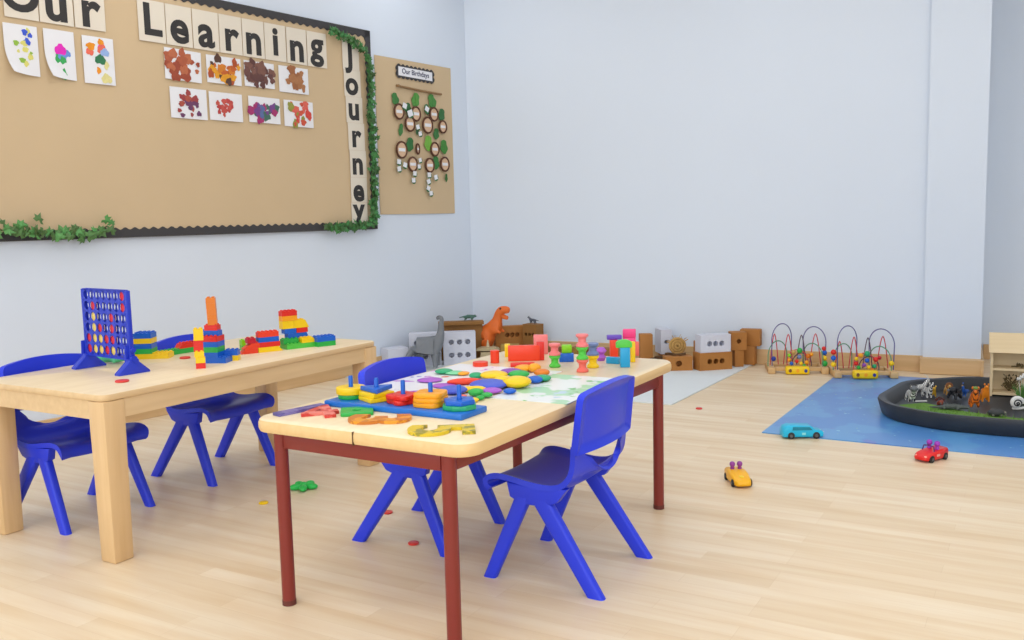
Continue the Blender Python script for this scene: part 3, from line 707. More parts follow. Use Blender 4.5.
for i in range(5): brick(2, 2, 'orange', *off(X, Y, a, .008 - .0006 * i, 0), 7 + i, a + R(18), on[i])
X, Y = -2.503, 2.138; a = R(50)
sm = [('red', 0, 0, 'red brick at the foot of the small yellow and red stack, nearest the table edge'), ('yellow', 0, .0, 'yellow brick second from the bottom of the small yellow and red stack'),
      ('yellow', -.003, .004, 'yellow brick in the middle of the small yellow and red stack'), ('red', -.004, .010, 'red brick in the middle of the small yellow and red stack'),
      ('red', -.004, .010, 'upper red brick of the small yellow and red stack'), ('yellow', -.002, .010, 'yellow brick second from the top of the small stack'), ('yellow', -.002, .010, 'topmost yellow brick of the small yellow and red stack')]
for i, (col, dx, dy, q) in enumerate(sm): brick(2, 2, col, *off(X, Y, a, dx, dy), i, a, q)
X, Y = -2.530, 2.316; a = R(30)
brick(2, 2, 'yellow', X, Y, 0, a, 'yellow brick at the right foot of the orange topped tower')
brick(3, 2, 'blue', *off(X, Y, a, -.008, 0), 1, a, 'blue brick on the small yellow one right of the tower')
# red and yellow vehicle shape
a = R(64); X, Y = -2.588, 2.505
brick(4, 2, 'vermilion', *off(X, Y, a, -.052, 0), 0, a, 'red sloped brick at the near end of the low red and yellow build', slope=-1)
brick(6, 2, 'yellow', *off(X, Y, a, .030, 0), 0, a, 'yellow sloped brick under the red and blue bricks of the low build', slope=1)
brick(4, 2, 'vermilion', *off(X, Y, a, -.044, 0), 1, a, 'red sloped brick on the near end of the low build', slope=-2)
brick(5, 2, 'red', *off(X, Y, a, .028, 0), 1, a, 'long red brick on the yellow sloped brick of the low build')
brick(5, 2, 'blue', *off(X, Y, a, .024, 0), 2, a, 'blue brick in the low red and yellow build')
brick(5, 2, 'vermilion', *off(X, Y, a, .024, 0), 3, a, 'red brick on top of the low red and yellow build')
brick(2, 2, 'crimson', *off(X, Y, a, -.042, 0), 2, a, 'small dark red brick on the near end of the low build')
Xb, Yb = -2.703, 2.518; brick(1, 2, 'brightgreen', Xb, Yb, 0, a, 'lower small green brick behind the low red build'); brick(1, 2, 'lime', Xb, Yb, 1, a, 'upper small green brick behind the low red build')
# stepped pile
a = R(70); X, Y = -2.541, 2.667
brick(8, 4, 'brightgreen', *off(X, Y, a, -.010, 0), 0, a, 'long green brick at the base of the stepped pile')
brick(4, 2, 'green', *off(X, Y, a, -.048, .0), 1, a, 'green brick at the left of the stepped pile, on the long green one')
brick(4, 2, 'yellow', *off(X, Y, a, .022, -.016), 1, a, 'yellow sloped brick on the green base of the stepped pile', slope=1)
brick(6, 2, 'blue', *off(X, Y, a, -.004, .016), 1, a, 'long blue brick in the middle of the stepped pile', slope=1, h=2)
brick(3, 2, 'blue', *off(X, Y, a, -.040, .016), 3, a, 'lower blue brick at the left of the stepped pile', h=1)
brick(3, 2, 'red', *off(X, Y, a, .010, .016), 3, a, 'red brick under the yellow right step of the pile')
brick(4, 2, 'yellow', *off(X, Y, a, .008, .016), 4, a, 'yellow sloped brick on the red step of the pile', slope=1, h=1.6)
brick(3, 2, 'yellow', *off(X, Y, a, -.049, .016), 4, a, 'yellow brick under the orange one of the stepped pile', h=1.6)
brick(4, 2, 'amber', *off(X, Y, a, -.041, .016), 5.62, a, 'orange brick near the top of the stepped pile')
brick(4, 2, 'red', *off(X, Y, a, -.041, .016), 6.62, a, 'red brick on the very top of the stepped pile')
X, Y = -2.481, 2.734
brick(5, 3, 'green', X, Y, 0, R(70), 'green brick at the far right end of the brick pile'); brick(5, 3, 'blue', X, Y, 1, R(70), 'blue brick on the far right end of the brick pile')

# ------------------------------------------------------------------ red legged table: sheets, pegboard, numbers
RA = R(1)
printm = speckled('printed_flowers', (238, 238, 242), [((196, 120, 214), 13, .60, 3.1), ((110, 120, 200), 15, .66, 7.7), ((236, 120, 110), 17, .68, 1.3), ((90, 190, 150), 16, .68, 5.5)], 10, rough=.35)
mapm = speckled('printed_landscape', (178, 224, 186), [((240, 246, 246), 8, .46, 2.2), ((198, 224, 240), 11, .62, 6.1), ((120, 196, 120), 14, .62, 4.4)], 10, rough=.3)
def sheet_thing(x0, y0, x1, y1, z, m, label, rot=0):
    b = MB(); b.box((0, 0, .0008), (x1 - x0, y1 - y0, .0014)); return single(b, 'printed_sheet', m, label, 'paper sheet', ((x0 + x1) / 2, (y0 + y1) / 2, z), rot, smooth=0)
sheet_thing(-1.765, 2.055, -1.36, 2.62, RT, printm, 'white sheet printed with purple flowers on the red legged table beside the left chair', R(-1))
sheet_thing(-1.352, 2.150, -1.112, 2.565, RT, mapm, 'glossy sheet with green and white landscape print near the right table edge', R(2))
tealb = mat('pegboard_blue', (24, 112, 206), .35)
px0, py0 = -1.480, 1.930; pa = R(0)
t = thing('peg_board', 'blue rectangular shape sorting board with five pegs near the front of the red legged table', 'peg board', (px0, py0, RT), pa)
b = MB(); b.box((0, 0, .008), (.452, .122, .016), bev=.003); b.build('base', tealb, t)
pegs = [-.180, -.090, .0, .090, .180]
for x in pegs:
    b = MB(); b.lathe([(.0062, .0160), (.0062, .074), (.005, .078)], (x, 0, 0), n=14); b.build('peg', pl('blue'), t)
def peg_piece(i, z, poly, h, col, label, rot=0):
    b = MB(); M_ = Euler((0, 0, rot)).to_matrix().to_4x4(); b.prism(poly, 0, h, M_, holes=[disc(.0080, 14)], bev=.002)
    p = Matrix.Translation((px0, py0, RT)) @ Euler((0, 0, pa)).to_matrix().to_4x4() @ Vector((pegs[i], 0, z))
    single(b, 'shape_block', pl(col), label, 'shape block', p, 0, 'shapes on the peg board')
def ngon(n, r, a=0): return [(r * math.cos(a + 2 * PI * k / n), r * math.sin(a + 2 * PI * k / n)) for k in range(n)]
def flower(n, r, am): return [(r * (1 + am * math.cos(n * q)) * math.cos(q), r * (1 + am * math.cos(n * q)) * math.sin(q)) for q in [2 * PI * k / 48 for k in range(48)]]
H_ = .0125
peg_piece(0, .0165, disc(.036, 28), H_, 'green', 'green round shape under the yellow one on the leftmost peg')
peg_piece(0, .0165 + H_, disc(.041, 28), H_ * 1.5, 'yellow', 'yellow round shape on the leftmost peg')
peg_piece(1, .0165, ngon(4, .052, R(20)), H_, 'yellow', 'yellow square shape at the bottom of the second peg')
peg_piece(1, .0165 + H_, ngon(4, .048, R(30)), H_, 'yellow', 'upper yellow square shape on the second peg')
peg_piece(1, .0170 + 2 * H_, ngon(3, .050, R(70)), H_, 'blue', 'blue triangle shape on top of the second peg')
peg_piece(2, .0165, flower(4, .040, .16), H_, 'red', 'lower red cross shape on the middle peg', R(20))
peg_piece(2, .0165 + H_, flower(4, .040, .16), H_, 'red', 'upper red cross shape on the middle peg', R(40))
for k, q in enumerate(('lowest', 'second', 'top')):
    peg_piece(3, .0165 + k * H_, flower(4, .043, .10), H_, 'amber', q + ' amber four-lobed shape on the fourth peg', R(45 + 8 * k))
peg_piece(4, .0165, ngon(8, .046, R(10)), H_, 'teal', 'green octagon shape at the bottom of the rightmost peg')
peg_piece(4, .0165 + H_, ngon(6, .043, R(10)), H_, 'blue', 'blue hexagon shape on the rightmost peg')
# flat numbers
def number(ch, size, x, y, rot, m, label, sx=1, sy=1, thick=.004):
    b = MB(); b.add(text_mesh(ch, size, thick, .004), Matrix.Translation((0, 0, .0042)) @ Matrix.Diagonal((sx, sy, 1, 1)))
    single(b, 'number_piece', m, label, 'number toy', (x, y, RT), rot, 'flat number pieces on the red legged table', smooth=0)
def stripe(name, c1, c2, sc=22):
    return speckled(name, c1, [(c2, sc, .5, 1.7)], sc, rough=.4)
number('1', .205, -1.720, 1.782, R(-12), stripe('number_purple', (92, 82, 150), (120, 108, 170)), 'purple number one lying at the front left corner of the red legged table', thick=.006)
number('4', .19, -1.645, 1.785, R(50), stripe('number_red', (214, 66, 58), (236, 130, 116)), 'red number four lying beside the purple number one', thick=.005)
number('3', .21, -1.454, 1.780, R(-62), stripe('number_orange', (206, 120, 34), (236, 158, 40)), 'orange number three lying in front of the peg board', thick=.007)
number('5', .215, -1.240, 1.746, R(-55), stripe('number_olive', (226, 196, 40), (156, 146, 50)), 'yellow and olive number five lying at the front right corner', thick=.006)
b = MB(); b.prism(rrect(.085, .085, .008), 0, .009, holes=[disc(.012, 14)], bev=.0015)
single(b, 'shape_block', pl('green'), 'green square shape with a hole lying on the table in front of the peg board', 'shape block', (-1.562, 1.836, RT), R(40))

# stones
stone_n = 0
def stone(px, py, r, h, col, label, z=RT + .0016, ry=None, rot=0):
    b = MB(); ry = ry or r
    b.ell((0, 0, h / 2), (r, ry, h / 2), u=22, v=12)
    single(b, 'stacking_stone', pl(col, .42), label, 'stacking stone', (px, py, z), rot, 'coloured stacking stones', smooth=60)
stone(-1.695, 2.432, .030, .016, 'teal', 'flat green stone at the far left of the stones, by the sheet edge')
stone(-1.655, 2.436, .040, .010, 'mint', 'pale green flat stone at the back of the stones', ry=.03)
stone(-1.617, 2.431, .018, .012, 'amber', 'small orange stone beside the pale green one', ry=.022)
stone(-1.657, 2.299, .040, .008, 'lilac', 'purple flat stone on the white sheet, left of the pile')
stone(-1.562, 2.238, .036, .007, 'lilac', 'purple flat stone just left of the big blue stone')
stone(-1.558, 2.096, .056, .005, 'lilac', 'large purple flat piece behind the red shape on the pegs')
stone(-1.546, 2.393, .022, .020, 'teal', 'dark green stone behind the red-orange one')
stone(-1.521, 2.291, .018, .020, 'vermilion', 'long red-orange stone among the stones', ry=.055, rot=R(-52))
stone(-1.474, 2.157, .043, .022, 'indigo', 'blue stone at the front left of the pile')
stone(-1.418, 2.264, .058, .026, 'indigo', 'largest blue stone in the middle of the pile')
stone(-1.430, 2.198, .015, .018, 'yellow', 'long narrow yellow stone in front of the largest blue stone', ry=.055, rot=R(-55))
stone(-1.373, 2.207, .030, .015, 'lilac', 'purple stone in front of the largest blue stone')
stone(-1.392, 2.152, .023, .022, 'green', 'green stone at the front of the pile')
stone(-1.352, 2.110, .0125, .014, 'green', 'smallest green stone at the front of the pile', z=RT)
stone(-1.353, 2.148, .017, .014, 'green', 'small green stone right of the front green one')
stone(-1.358, 2.079, .019, .013, 'yellow', 'small yellow stone nearest the peg board', z=RT)
stone(-1.407, 2.043, .020, .010, 'mint', 'mint stone behind the blue hexagon peg', z=RT)
stone(-1.410, 2.112, .012, .010, 'coral', 'small pinkish stone beside the small yellow one', z=RT + .0016)
stone(-1.493, 2.415, .044, .024, 'yellow', 'yellow stone at the back of the pile')
stone(-1.490, 2.515, .036, .016, 'purple', 'purple stone behind the back yellow stone')
stone(-1.431, 2.464, .034, .022, 'green', 'green stone at the back right of the pile')
stone(-1.415, 2.339, .030, .026, 'yellow', 'yellow stone leaning between the two larger yellow stones')
stone(-1.350, 2.311, .044, .034, 'yellow', 'largest yellow stone at the right of the pile')
stone(-1.320, 2.219, .019, .016, 'blue', 'small dark blue stone at the front right of the pile')
stone(-1.472, 2.568, .032, .022, 'amber', 'orange stone at the back of the pile')
stone(-1.431, 2.565, .022, .030, 'amber', 'amber stone standing at the back right')
stone(-1.378, 2.517, .026, .022, 'orange', 'orange stone at the far right of the pile')
stone(-1.336, 2.396, .024, .022, 'blue', 'blue stone at the right end of the pile')
stone(-1.329, 2.434, .026, .020, 'teal', 'green stone at the right end of the pile')

# wooden blocks and reels at the far end of the table
BG = 'coloured blocks at the far end of the red legged table'
def block(x, y, sx, sy, sz, col, label, z=RT, rot=R(30.5), bev=.002):
    b = MB(); b.box((0, 0, sz / 2), (sx, sy, sz), bev=bev); return single(b, 'toy_block', pl(col), label, 'toy block', (x, y, z), rot, BG)
def cylblock(x, y, r, h, col, label, z=RT):
    b = MB(); b.lathe([(r - .001, 0), (r, .001), (r, h - .001), (r - .001, h)], n=26); single(b, 'toy_block', pl(col), label, 'toy block', (x, y, z), 0, BG)
cylblock(-1.667, 2.610, .026, .016, 'vermilion', 'flat round red block at the left of the far blocks')
cylblock(-1.660, 2.694, .0155, .044, 'vermilion', 'upright red cylinder block beside the flat round one')
block(-1.693, 2.836, .020, .03, .046, 'yellow', 'yellow block peeping out behind the large red block')
block(-1.590, 2.776, .112, .026, .054, 'vermilion', 'large flat red block standing on its long edge')
block(-1.532, 2.664, .082, .028, .0120, 'red', 'low red block lying just in front of the large standing red one')
block(-1.608, 2.934, .052, .018, .072, 'pink', 'pink upright block behind the large red block')
block(-1.541, 2.808, .026, .020, .066, 'red', 'narrow red block in front of the pink one')
def reel(x, y, r, h, col, label, z=RT):
    b = MB(); b.lathe([(r * .9, 0), (r, .002), (r, h * .16), (r * .62, h * .36), (r * .62, h * .64), (r, h * .84), (r, h - .002), (r * .9, h)], n=24)
    single(b, 'toy_reel', pl(col), label, 'toy reel', (x, y, z), 0, 'threading reels')
rx_, ry_ = -1.423, 2.692
reel(rx_, ry_, .0195, .040, 'brightgreen', 'green reel under the pink one, stack left of the blue block')
reel(rx_, ry_, .0200, .040, 'pink', 'pink reel on the green one, stack left of the blue block', z=RT + .0402)
block(-1.440, 2.811, .050, .028, .029, 'blue', 'flat blue block beside the pink and green reels')
bx_, by_ = -1.444, 2.822
block(bx_, by_, .034, .024, .028, 'lime', 'lime green block on the flat blue block', z=RT + .0292)
rx_, ry_ = -1.295, 2.641
reel(rx_, ry_, .0195, .041, 'coral', 'coral reel at the bottom of the three reel stack')
reel(rx_, ry_, .0195, .041, 'brightgreen', 'green reel in the middle of the three reel stack', z=RT + .0412)
reel(rx_, ry_, .0205, .041, 'pink', 'pink reel on top of the three reel stack', z=RT + .0824)
rx_, ry_ = -1.301, 2.732
reel(rx_, ry_, .0205, .041, 'yellow', 'yellow reel under the blue grey one behind the tall reel stack')
reel(rx_, ry_, .0205, .041, 'bluegrey', 'blue grey reel on the yellow one behind the tall reel stack', z=RT + .0412)
b = MB(); b.lathe([(.012, 0), (.018, .012), (.010, .022), (.020, .034), (.011, .046)], n=18)
single(b, 'spinning_top', pl('lilac'), 'small pink purple turned toy standing right of the reels', 'toy', (-1.338, 2.876, RT), 0)
block(-1.334, 2.976, .028, .024, .060, 'vermilion', 'red upright block under the purple bar')
block(-1.337, 2.987, .052, .026, .016, 'violet', 'purple bar lying across the red upright block', z=RT + .0602)
block(-1.296, 3.028, .046, .024, .064, 'hotpink', 'lower hot pink block behind the green arch', rot=R(20))
hx_, hy_ = -1.296, 3.028
block(hx_, hy_, .046, .024, .030, 'hotpink', 'hot pink block on top, the highest of the far blocks', z=RT + .0642, rot=R(20))
block(-1.267, 3.027, .016, .022, .050, 'coral', 'coral block at the right end of the far blocks', rot=R(20))
block(-1.225, 2.889, .016, .022, .070, 'yellow', 'yellow upright block behind the cyan block')
block(-1.206, 2.779, .032, .022, .066, 'cyan', 'cyan upright block with the green arch on top')
block(-1.271, 2.832, .048, .020, .022, 'cyan', 'cyan low block lying beside the cyan upright one', rot=R(-2))
ax_, ay_ = -1.209, 2.778
b = MB(); b.prism([(-.026, 0), (.026, 0)] + [(.026 * math.cos(q), .014 + .012 * math.sin(q)) for q in [PI * k / 14 for k in range(15)]], -.012, .012, UPRIGHT, bev=.001)
single(b, 'toy_block', pl('brightgreen'), 'bright green arch block on the cyan upright block', 'toy block', (ax_, ay_, RT + .0662), R(30.5), BG)

# ------------------------------------------------------------------ floor toys
t = thing('toy_flower', 'small green toy flower lying on the floor between the two tables', 'toy', (-2.409, 2.507, 0), R(20))
gm = mat('toy_leaf_green', (44, 196, 84), .4)
for k in range(5):
    q = 2 * PI * k / 5; b = MB(); b.ell((.030 * math.cos(q), .030 * math.sin(q), .012), (.026, .015, .012), rot=(0, 0, q)); b.build('petal', gm, t, smooth=60)
b = MB(); b.ell((0, 0, .016), (.014, .014, .012)); b.build('centre', gm, t, smooth=60)

def wheel(parent, x, y, r, w):
    b = MB(); b.lathe([(r * .8, -w / 2), (r, -w * .35), (r, w * .35), (r * .8, w / 2)], (0, 0, 0), 18, M=Euler((PI / 2, 0, 0)).to_matrix().to_4x4())
    o = b.build('wheel', pl('black', .6), parent, loc=(x, y, r)); 
    b = MB(); b.cyl((0, -w / 2 - .0012, 0), (0, w / 2 + .0012, 0), r * .45, n=12); b.build('hub', mat('wheel_hub', (90, 92, 96), .4), o)
def car_body(L_, W_, prof, m, t, name='body'):
    """side profile extruded and rounded"""
    b = MB(); b.prism(prof, -W_ / 2, W_ / 2, UPRIGHT, bev=.006); o = b.build(name, m, t, smooth=50); return o
# turquoise van
cym = mat('turquoise_car', (22, 190, 232), .3)
t = thing('toy_car', 'turquoise toy car parked on the front edge of the blue mat', 'toy car', (-0.928, 4.089, 0), R(29), 'toy cars on the floor')
car_body(.178, .070, [(-.088, .008), (.086, .008), (.089, .028), (.080, .036), (.050, .040), (.034, .056), (-.060, .060), (-.082, .052), (-.090, .034)], cym, t)
gl = mat('dark_turquoise_glass', (14, 132, 160), .2)
for s in (-1, 1):
    b = MB(); b.prism([(-.050, .040), (.038, .040), (.026, .053), (-.048, .055)], -.0012, .0012, Matrix.Translation((0, s * .0352, 0)) @ UPRIGHT); b.build('side_window', gl, t, smooth=0)
    b = MB(); b.box((.087, s * .022, .026), (.006, .014, .010), bev=.002); b.build('headlight', pl('white'), t)
b = MB(); b.box((0, -.0356, .024), (.016, .001, .010)); b.build('door_badge', mat('pale_badge', (150, 232, 240), .4), t, smooth=0)
for x in (-.055, .055):
    for s in (-1, 1): wheel(t, x, s * .031, .0155, .014)
# yellow car with two purple heads
t = thing('toy_car', 'yellow toy car with two purple passengers on the open floor', 'toy car', (-0.974, 3.282, 0), R(-57), 'toy cars on the floor')
yc = mat('yellow_car', (252, 186, 14), .3)
secs = []
for x, wv, z0v, z1v in ((-.072, .052, .012, .034), (-.066, .066, .007, .044), (-.02, .072, .006, .047), (.02, .070, .006, .043), (.055, .064, .006, .032), (.072, .054, .008, .026), (.077, .040, .012, .020)):
    secs.append([(x, y, (z0v + z1v) / 2 + zz) for y, zz in rrect(wv, z1v - z0v, min(.010, (z1v - z0v) * .35), 4)])
b = MB(); b.loft(secs); b.build('body', yc, t, smooth=60)
b = MB(); b.ell((.040, 0, .0355), (.012, .010, .004)); b.build('bonnet_badge', mat('light_yellow', (255, 216, 60), .4), t)
pp = mat('purple_passenger', (150, 62, 158), .4)
for s in (-1, 1):
    b = MB(); b.lathe([(.006, .044), (.008, .050), (.006, .056), (.0095, .060), (.0105, .066), (.008, .073), (.003, .0755)], (-.028, s * .014, 0), 14); b.build('passenger', pp, t, smooth=60)
for x in (-.046, .044):
    for s in (-1, 1): wheel(t, x, s * .031, .014, .012)
# red open car
t = thing('toy_car', 'red open toy car with purple figures beside the front of the blue mat', 'toy car', (-0.384, 3.927, 0), R(-118), 'toy cars on the floor')
rcm = mat('red_car', (232, 34, 30), .3)
secs = []
for x, wv, z0v, z1v in ((-.070, .050, .012, .040), (-.064, .064, .008, .046), (-.02, .072, .006, .044), (.02, .072, .006, .040), (.050, .068, .006, .036), (.068, .056, .008, .028), (.075, .040, .012, .022)):
    secs.append([(x, y, (z0v + z1v) / 2 + zz) for y, zz in rrect(wv, z1v - z0v, min(.011, (z1v - z0v) * .4), 4)])
b = MB(); b.loft(secs); b.build('body', rcm, t, smooth=60)
for s in (-1, 1):
    b = MB(); b.lathe([(.007, .042), (.009, .048), (.006, .055), (.010, .060), (.0115, .066), (.009, .074), (.003, .077)], (-.012, s * .017, 0), 14); b.build('passenger', mat('violet_passenger', (162, 58, 190), .4), t, smooth=60)
    b = MB(); b.ell((.066, s * .020, .024), (.006, .007, .005)); b.build('headlight', mat('pale_headlight', (250, 160, 140), .3), t)
    b = MB(); b.box((.006, s * .0362, .026), (.020, .001, .009)); b.build('door_badge', mat('pale_badge_pink', (250, 170, 160), .4), t, smooth=0)
b = MB(); b.tube([(.020, -.026, .040), (.016, -.022, .058), (.015, 0, .061), (.016, .022, .058), (.020, .026, .040)], .0025, 6); b.build('windscreen_frame', mat('dark_violet', (92, 30, 110), .4), t)
for x in (-.043, .043):
    for s in (-1, 1): wheel(t, x, s * .031, .0145, .012)

# ------------------------------------------------------------------ mats
def mat_obj(poly, z0, h, name, m, label, side=None):
    b = MB(); cx_ = sum(p[0] for p in poly) / len(poly); cy_ = sum(p[1] for p in poly) / len(poly)
    b.prism([(p[0] - cx_, p[1] - cy_) for p in poly], 0, h); return single(b, name, m, label, 'mat', (cx_, cy_, z0), 0, smooth=0)
whitemat = mat('white_mat', (226, 232, 234), .6, var=.02, scale=6)
mat_obj([(-3.905, 4.492), (-1.693, 4.508), (-1.668, 5.985), (-3.755, 5.82)], 0.0005, .006, 'floor_mat', whitemat, 'white floor mat in the room corner under the blocks and dinosaurs')
sea = speckled('sea_print', (86, 146, 216), [((96, 162, 222), 3.0, .50, .0), ((150, 210, 236), 26, .68, 2.0), ((164, 214, 190), 34, .71, 5.0), ((104, 130, 210), 10, .66, 8.0)], 10, rough=.28)
mat_obj([(-1.106, 4.094), (1.30, 4.090), (1.30, 5.80), (-1.098, 5.835)], 0.0005, .004, 'sea_mat', sea, 'blue sea print mat on the floor beneath the black tray')

# ------------------------------------------------------------------ corner blocks
cardb = mat('brown_block_card', (176, 116, 52), .7, var=.10, scale=12, bump=.1); cardd = mat('dark_block_card', (150, 104, 50), .7, var=.1, scale=12)
whb = mat('white_block', (214, 216, 228), .6, var=.02, scale=12)
MZ = .0065
def holed_block(w, h, d, nx, nz, r, m, label, loc, rot, side_holes=False, mx=.18, mz=.2, mz0=None, name='hollow_block', cat='building block', group='large blocks in the corner'):
    t = thing(name, label, cat, loc, rot, group)
    b = MB()
    gx0, gx1 = -w / 2 + w * mx, w / 2 - w * mx; gz0, gz1 = h * (mz if mz0 is None else mz0), h - h * mz
    xs_ = [-w / 2] + [gx0 + (gx1 - gx0) * i / nx for i in range(nx + 1)] + [w / 2]; zs_ = [0] + [gz0 + (gz1 - gz0) * j / nz for j in range(nz + 1)] + [h]
    cellplate(b, xs_, zs_, r, -d / 2, d / 2, keep=lambda i, j: 1 <= i <= nx and 1 <= j <= nz, blind=.55)
    b.build('block', m, t, smooth=30)
    return t
holed_block(.222, .225, .10, 3, 2, .0185, whb, 'white block with six round holes at the right end of the white row', (-3.512, 5.235, MZ), R(36), mx=.12, mz=.10)
holed_block(.215, .225, .10, 3, 2, .0185, whb, 'white block with holes standing behind the grey dinosaur', (-3.702, 5.098, MZ), R(34), mx=.10, mz=.08)
holed_block(.150, .145, .12, 3, 1, .012, whb, 'low white block at the left end of the white row', (-3.800, 4.880, MZ), R(62), mx=.1, mz=.25)
b = MB(); b.box((0, 0, .012), (.32, .10, .024), bev=.002)
single(b, 'plank', cardd, 'brown plank lying along the tops of the white blocks', 'plank', (-3.600, 5.395, .258), R(37))
b = MB(); b.box((0, 0, .1255), (.30, .04, .2510), bev=.003); single(b, 'board_wall', cardd, 'tall brown board standing behind the white blocks', 'board', (-3.600, 5.398, MZ), R(37))
holed_block(.250, .215, .07, 3, 1, .017, cardb, 'large brown block with three holes behind the orange dinosaur', (-3.375, 5.715, MZ + .0), R(42), mx=.28, mz=.12, mz0=.55)
b = MB(); b.box((0, 0, .085), (.09, .05, .17), bev=.003); single(b, 'brown_board', cardd, 'brown board beside the white block, left of the orange dinosaur legs', 'board', (-3.535, 5.590, MZ), R(36))
holed_block(.12, .235, .09, 3, 1, .013, cardd, 'brown block with three holes turned sideways in the corner, small animal on top', (-3.195, 5.720, MZ), R(-8), mx=.1, mz=.12, mz0=.5)
# tan arch and boxes
b = MB(); ar = [(-.085, 0), (.085, 0), (.085, .075)] + [(.085 * math.cos(q) if False else .06 * math.cos(q) + (.025 if q < PI / 2 else -.025), .075 + .022 * math.sin(q)) for q in [PI * k / 12 for k in range(13)]] + [(-.085, .075)]
b.prism(ar, -.04, .04, UPRIGHT, holes=[[(-.055, .012), (.055, .012), (.050, .066), (-.050, .066)]])
single(b, 'tan_arch', mat('tan_felt', (196, 178, 138), .8, var=.08, scale=20), 'beige arched house block in front of the orange dinosaur', 'building block', (-3.395, 5.420, MZ), R(30))
b = MB(); b.lathe([(.014, 0), (.010, .015), (.004, .045), (.002, .05)], n=12); single(b, 'small_cone', mat('pale_cone', (214, 196, 160), .7), 'tiny pale cone standing on the beige arch', 'toy', (-3.395, 5.420, MZ + .0975), 0)
b = MB(); b.box((0, 0, .06), (.13, .08, .12), bev=.004); single(b, 'olive_box', mat('olive_box', (160, 130, 58), .7, var=.1, scale=16), 'olive brown box right of the beige arch, behind the red block', 'building block', (-3.235, 5.455, MZ), R(30))
logm = wood('dark_log', (104, 70, 34), (142, 98, 48), .8, 'X', 5)
for (x, y, L_, r, q, a_) in ((-3.00, 5.715, .23, .040, 'brown log lying against the back wall, left one', 4), (-2.70, 5.735, .20, .042, 'brown log lying against the back wall, right one', 4)):
    b = MB(); b.cyl((-L_ / 2, 0, r), (L_ / 2, 0, r), r, n=18); o = single(b, 'log', logm, q, 'log', (x, y, MZ), R(a_), 'logs by the back wall')
b = MB(); b.lathe([(.045, 0), (.055, .03), (.055, .07), (.045, .10)], n=20); single(b, 'barrel', mat('olive_barrel', (140, 104, 38), .7, var=.12, scale=20), 'olive brown barrel standing before the logs by the back wall', 'barrel', (-2.79, 5.62, MZ), 0)
b = MB(); b.box((0, 0, .05), (.055, .07, .055), bev=.004); single(b, 'brown_block', cardb, 'small brown block under the white block with a single hole', 'building block', (-2.262, 5.870, MZ - .0225), R(38), 'large blocks in the corner')
b = MB(); b.box((0, 0, .035), (.12, .07, .070), bev=.004); single(b, 'brown_block', cardb, 'low brown block carrying the straw wheel', 'building block', (-2.115, 5.745, MZ), R(24), 'large blocks in the corner')
b = MB(); b.box((0, 0, .05), (.19, .07, .10), bev=.004); single(b, 'brown_block', cardd, 'low dark brown block behind the purple bar by the back wall', 'building block', (-2.56, 5.66, MZ), R(8), 'large blocks in the corner')
# right hand group
b = MB(); b.box((0, 0, .10), (.085, .08, .20), bev=.004); single(b, 'brown_block', cardb, 'plain brown block standing upright, leftmost of the right block group', 'building block', (-2.330, 5.72, MZ), R(30), 'large blocks in the corner')
holed_block(.075, .165, .14, 1, 1, .014, whb, 'white block with a single hole at the back of the right block group', (-2.262, 5.870, MZ + .055), R(38), mx=.15, mz=.22)
bk = wood('dark_bark', (70, 48, 28), (110, 78, 44), .85, 'X', 6)
for x, y, L_, r, a_, q in ((-2.235, 5.785, .09, .022, 20, 'small dark branch behind the hay slice'), (-2.215, 5.628, .10, .026, -25, 'thick dark branch left of the hay slice'), (-2.06, 5.555, .13, .008, 15, 'thin brown branch above the front brown block')):
    b = MB(); pts = [(-L_ / 2 + L_ * k / 8, .006 * math.sin(k * 1.7), r + .004 * math.sin(k)) for k in range(9)]; b.tube(pts, r, 10); single(b, 'branch', bk, q, 'branch', (x, y, MZ + (.0905 if 'thin' in q else 0)), R(a_), 'branches in the corner')
t = thing('hay_wheel', 'round woven straw wheel standing among the brown blocks', 'straw wheel', (-2.115, 5.745, MZ + .052 + .070), (0, 0, R(24)))
hay = mat('straw', (192, 152, 88), .85, var=.25, scale=60, bump=.4)
b = MB()
for k, rr in enumerate((.048, .031, .014)):
    b.tube([(rr * math.cos(q), -.004 * k, rr * math.sin(q) + .004) for q in [2 * PI * i / 26 for i in range(26)]], .0095, 8, closed=True)
b.cyl((0, .016, .004), (0, .002, .004), .046, n=24); b.build('coil', hay, t)
b = MB(); rd = random.Random(4)
for k in range(16):
    q = rd.uniform(.2, PI - .2); b.tube([(.052 * math.cos(q), 0, .052 * math.sin(q)), (.075 * math.cos(q + rd.uniform(-.3, .3)), rd.uniform(-.01, .01), .078 * math.sin(q))], .0016, 4)
b.build('loose_straws', hay, t)
holed_block(.175, .090, .09, 1, 1, .020, cardb, 'low brown block with one round hole, partly behind the red legged table corner', (-2.045, 5.555, MZ), R(32), mx=.30, mz=.16)
b = MB(); b.box((0, 0, .08), (.10, .06, .16), bev=.004); single(b, 'brown_block', cardb, 'plain brown block standing behind the white three hole block', 'building block', (-1.965, 5.80, MZ), R(36), 'large blocks in the corner')
holed_block(.225, .112, .10, 3, 1, .0175, cardb, 'brown block with three holes under the white three hole block', (-1.850, 5.665, MZ), R(44), mx=.22, mz=.2)
holed_block(.205, .112, .09, 3, 1, .0175, whb, 'white block with three holes lying on the brown three hole block', (-1.850, 5.672, MZ + .1125), R(42), mx=.20, mz=.2)
b = MB(); b.box((0, 0, .055), (.060, .08, .11), bev=.004); single(b, 'brown_block', cardb, 'lower brown block at the right end of the corner blocks', 'building block', (-1.738, 5.832, MZ), R(36), 'large blocks in the corner')
holed_block(.10, .115, .085, 1, 1, .015, cardb, 'upper brown block with a hole at the right end of the corner blocks', (-1.738, 5.832, MZ + .1105), R(30), mx=.2, mz=.2)
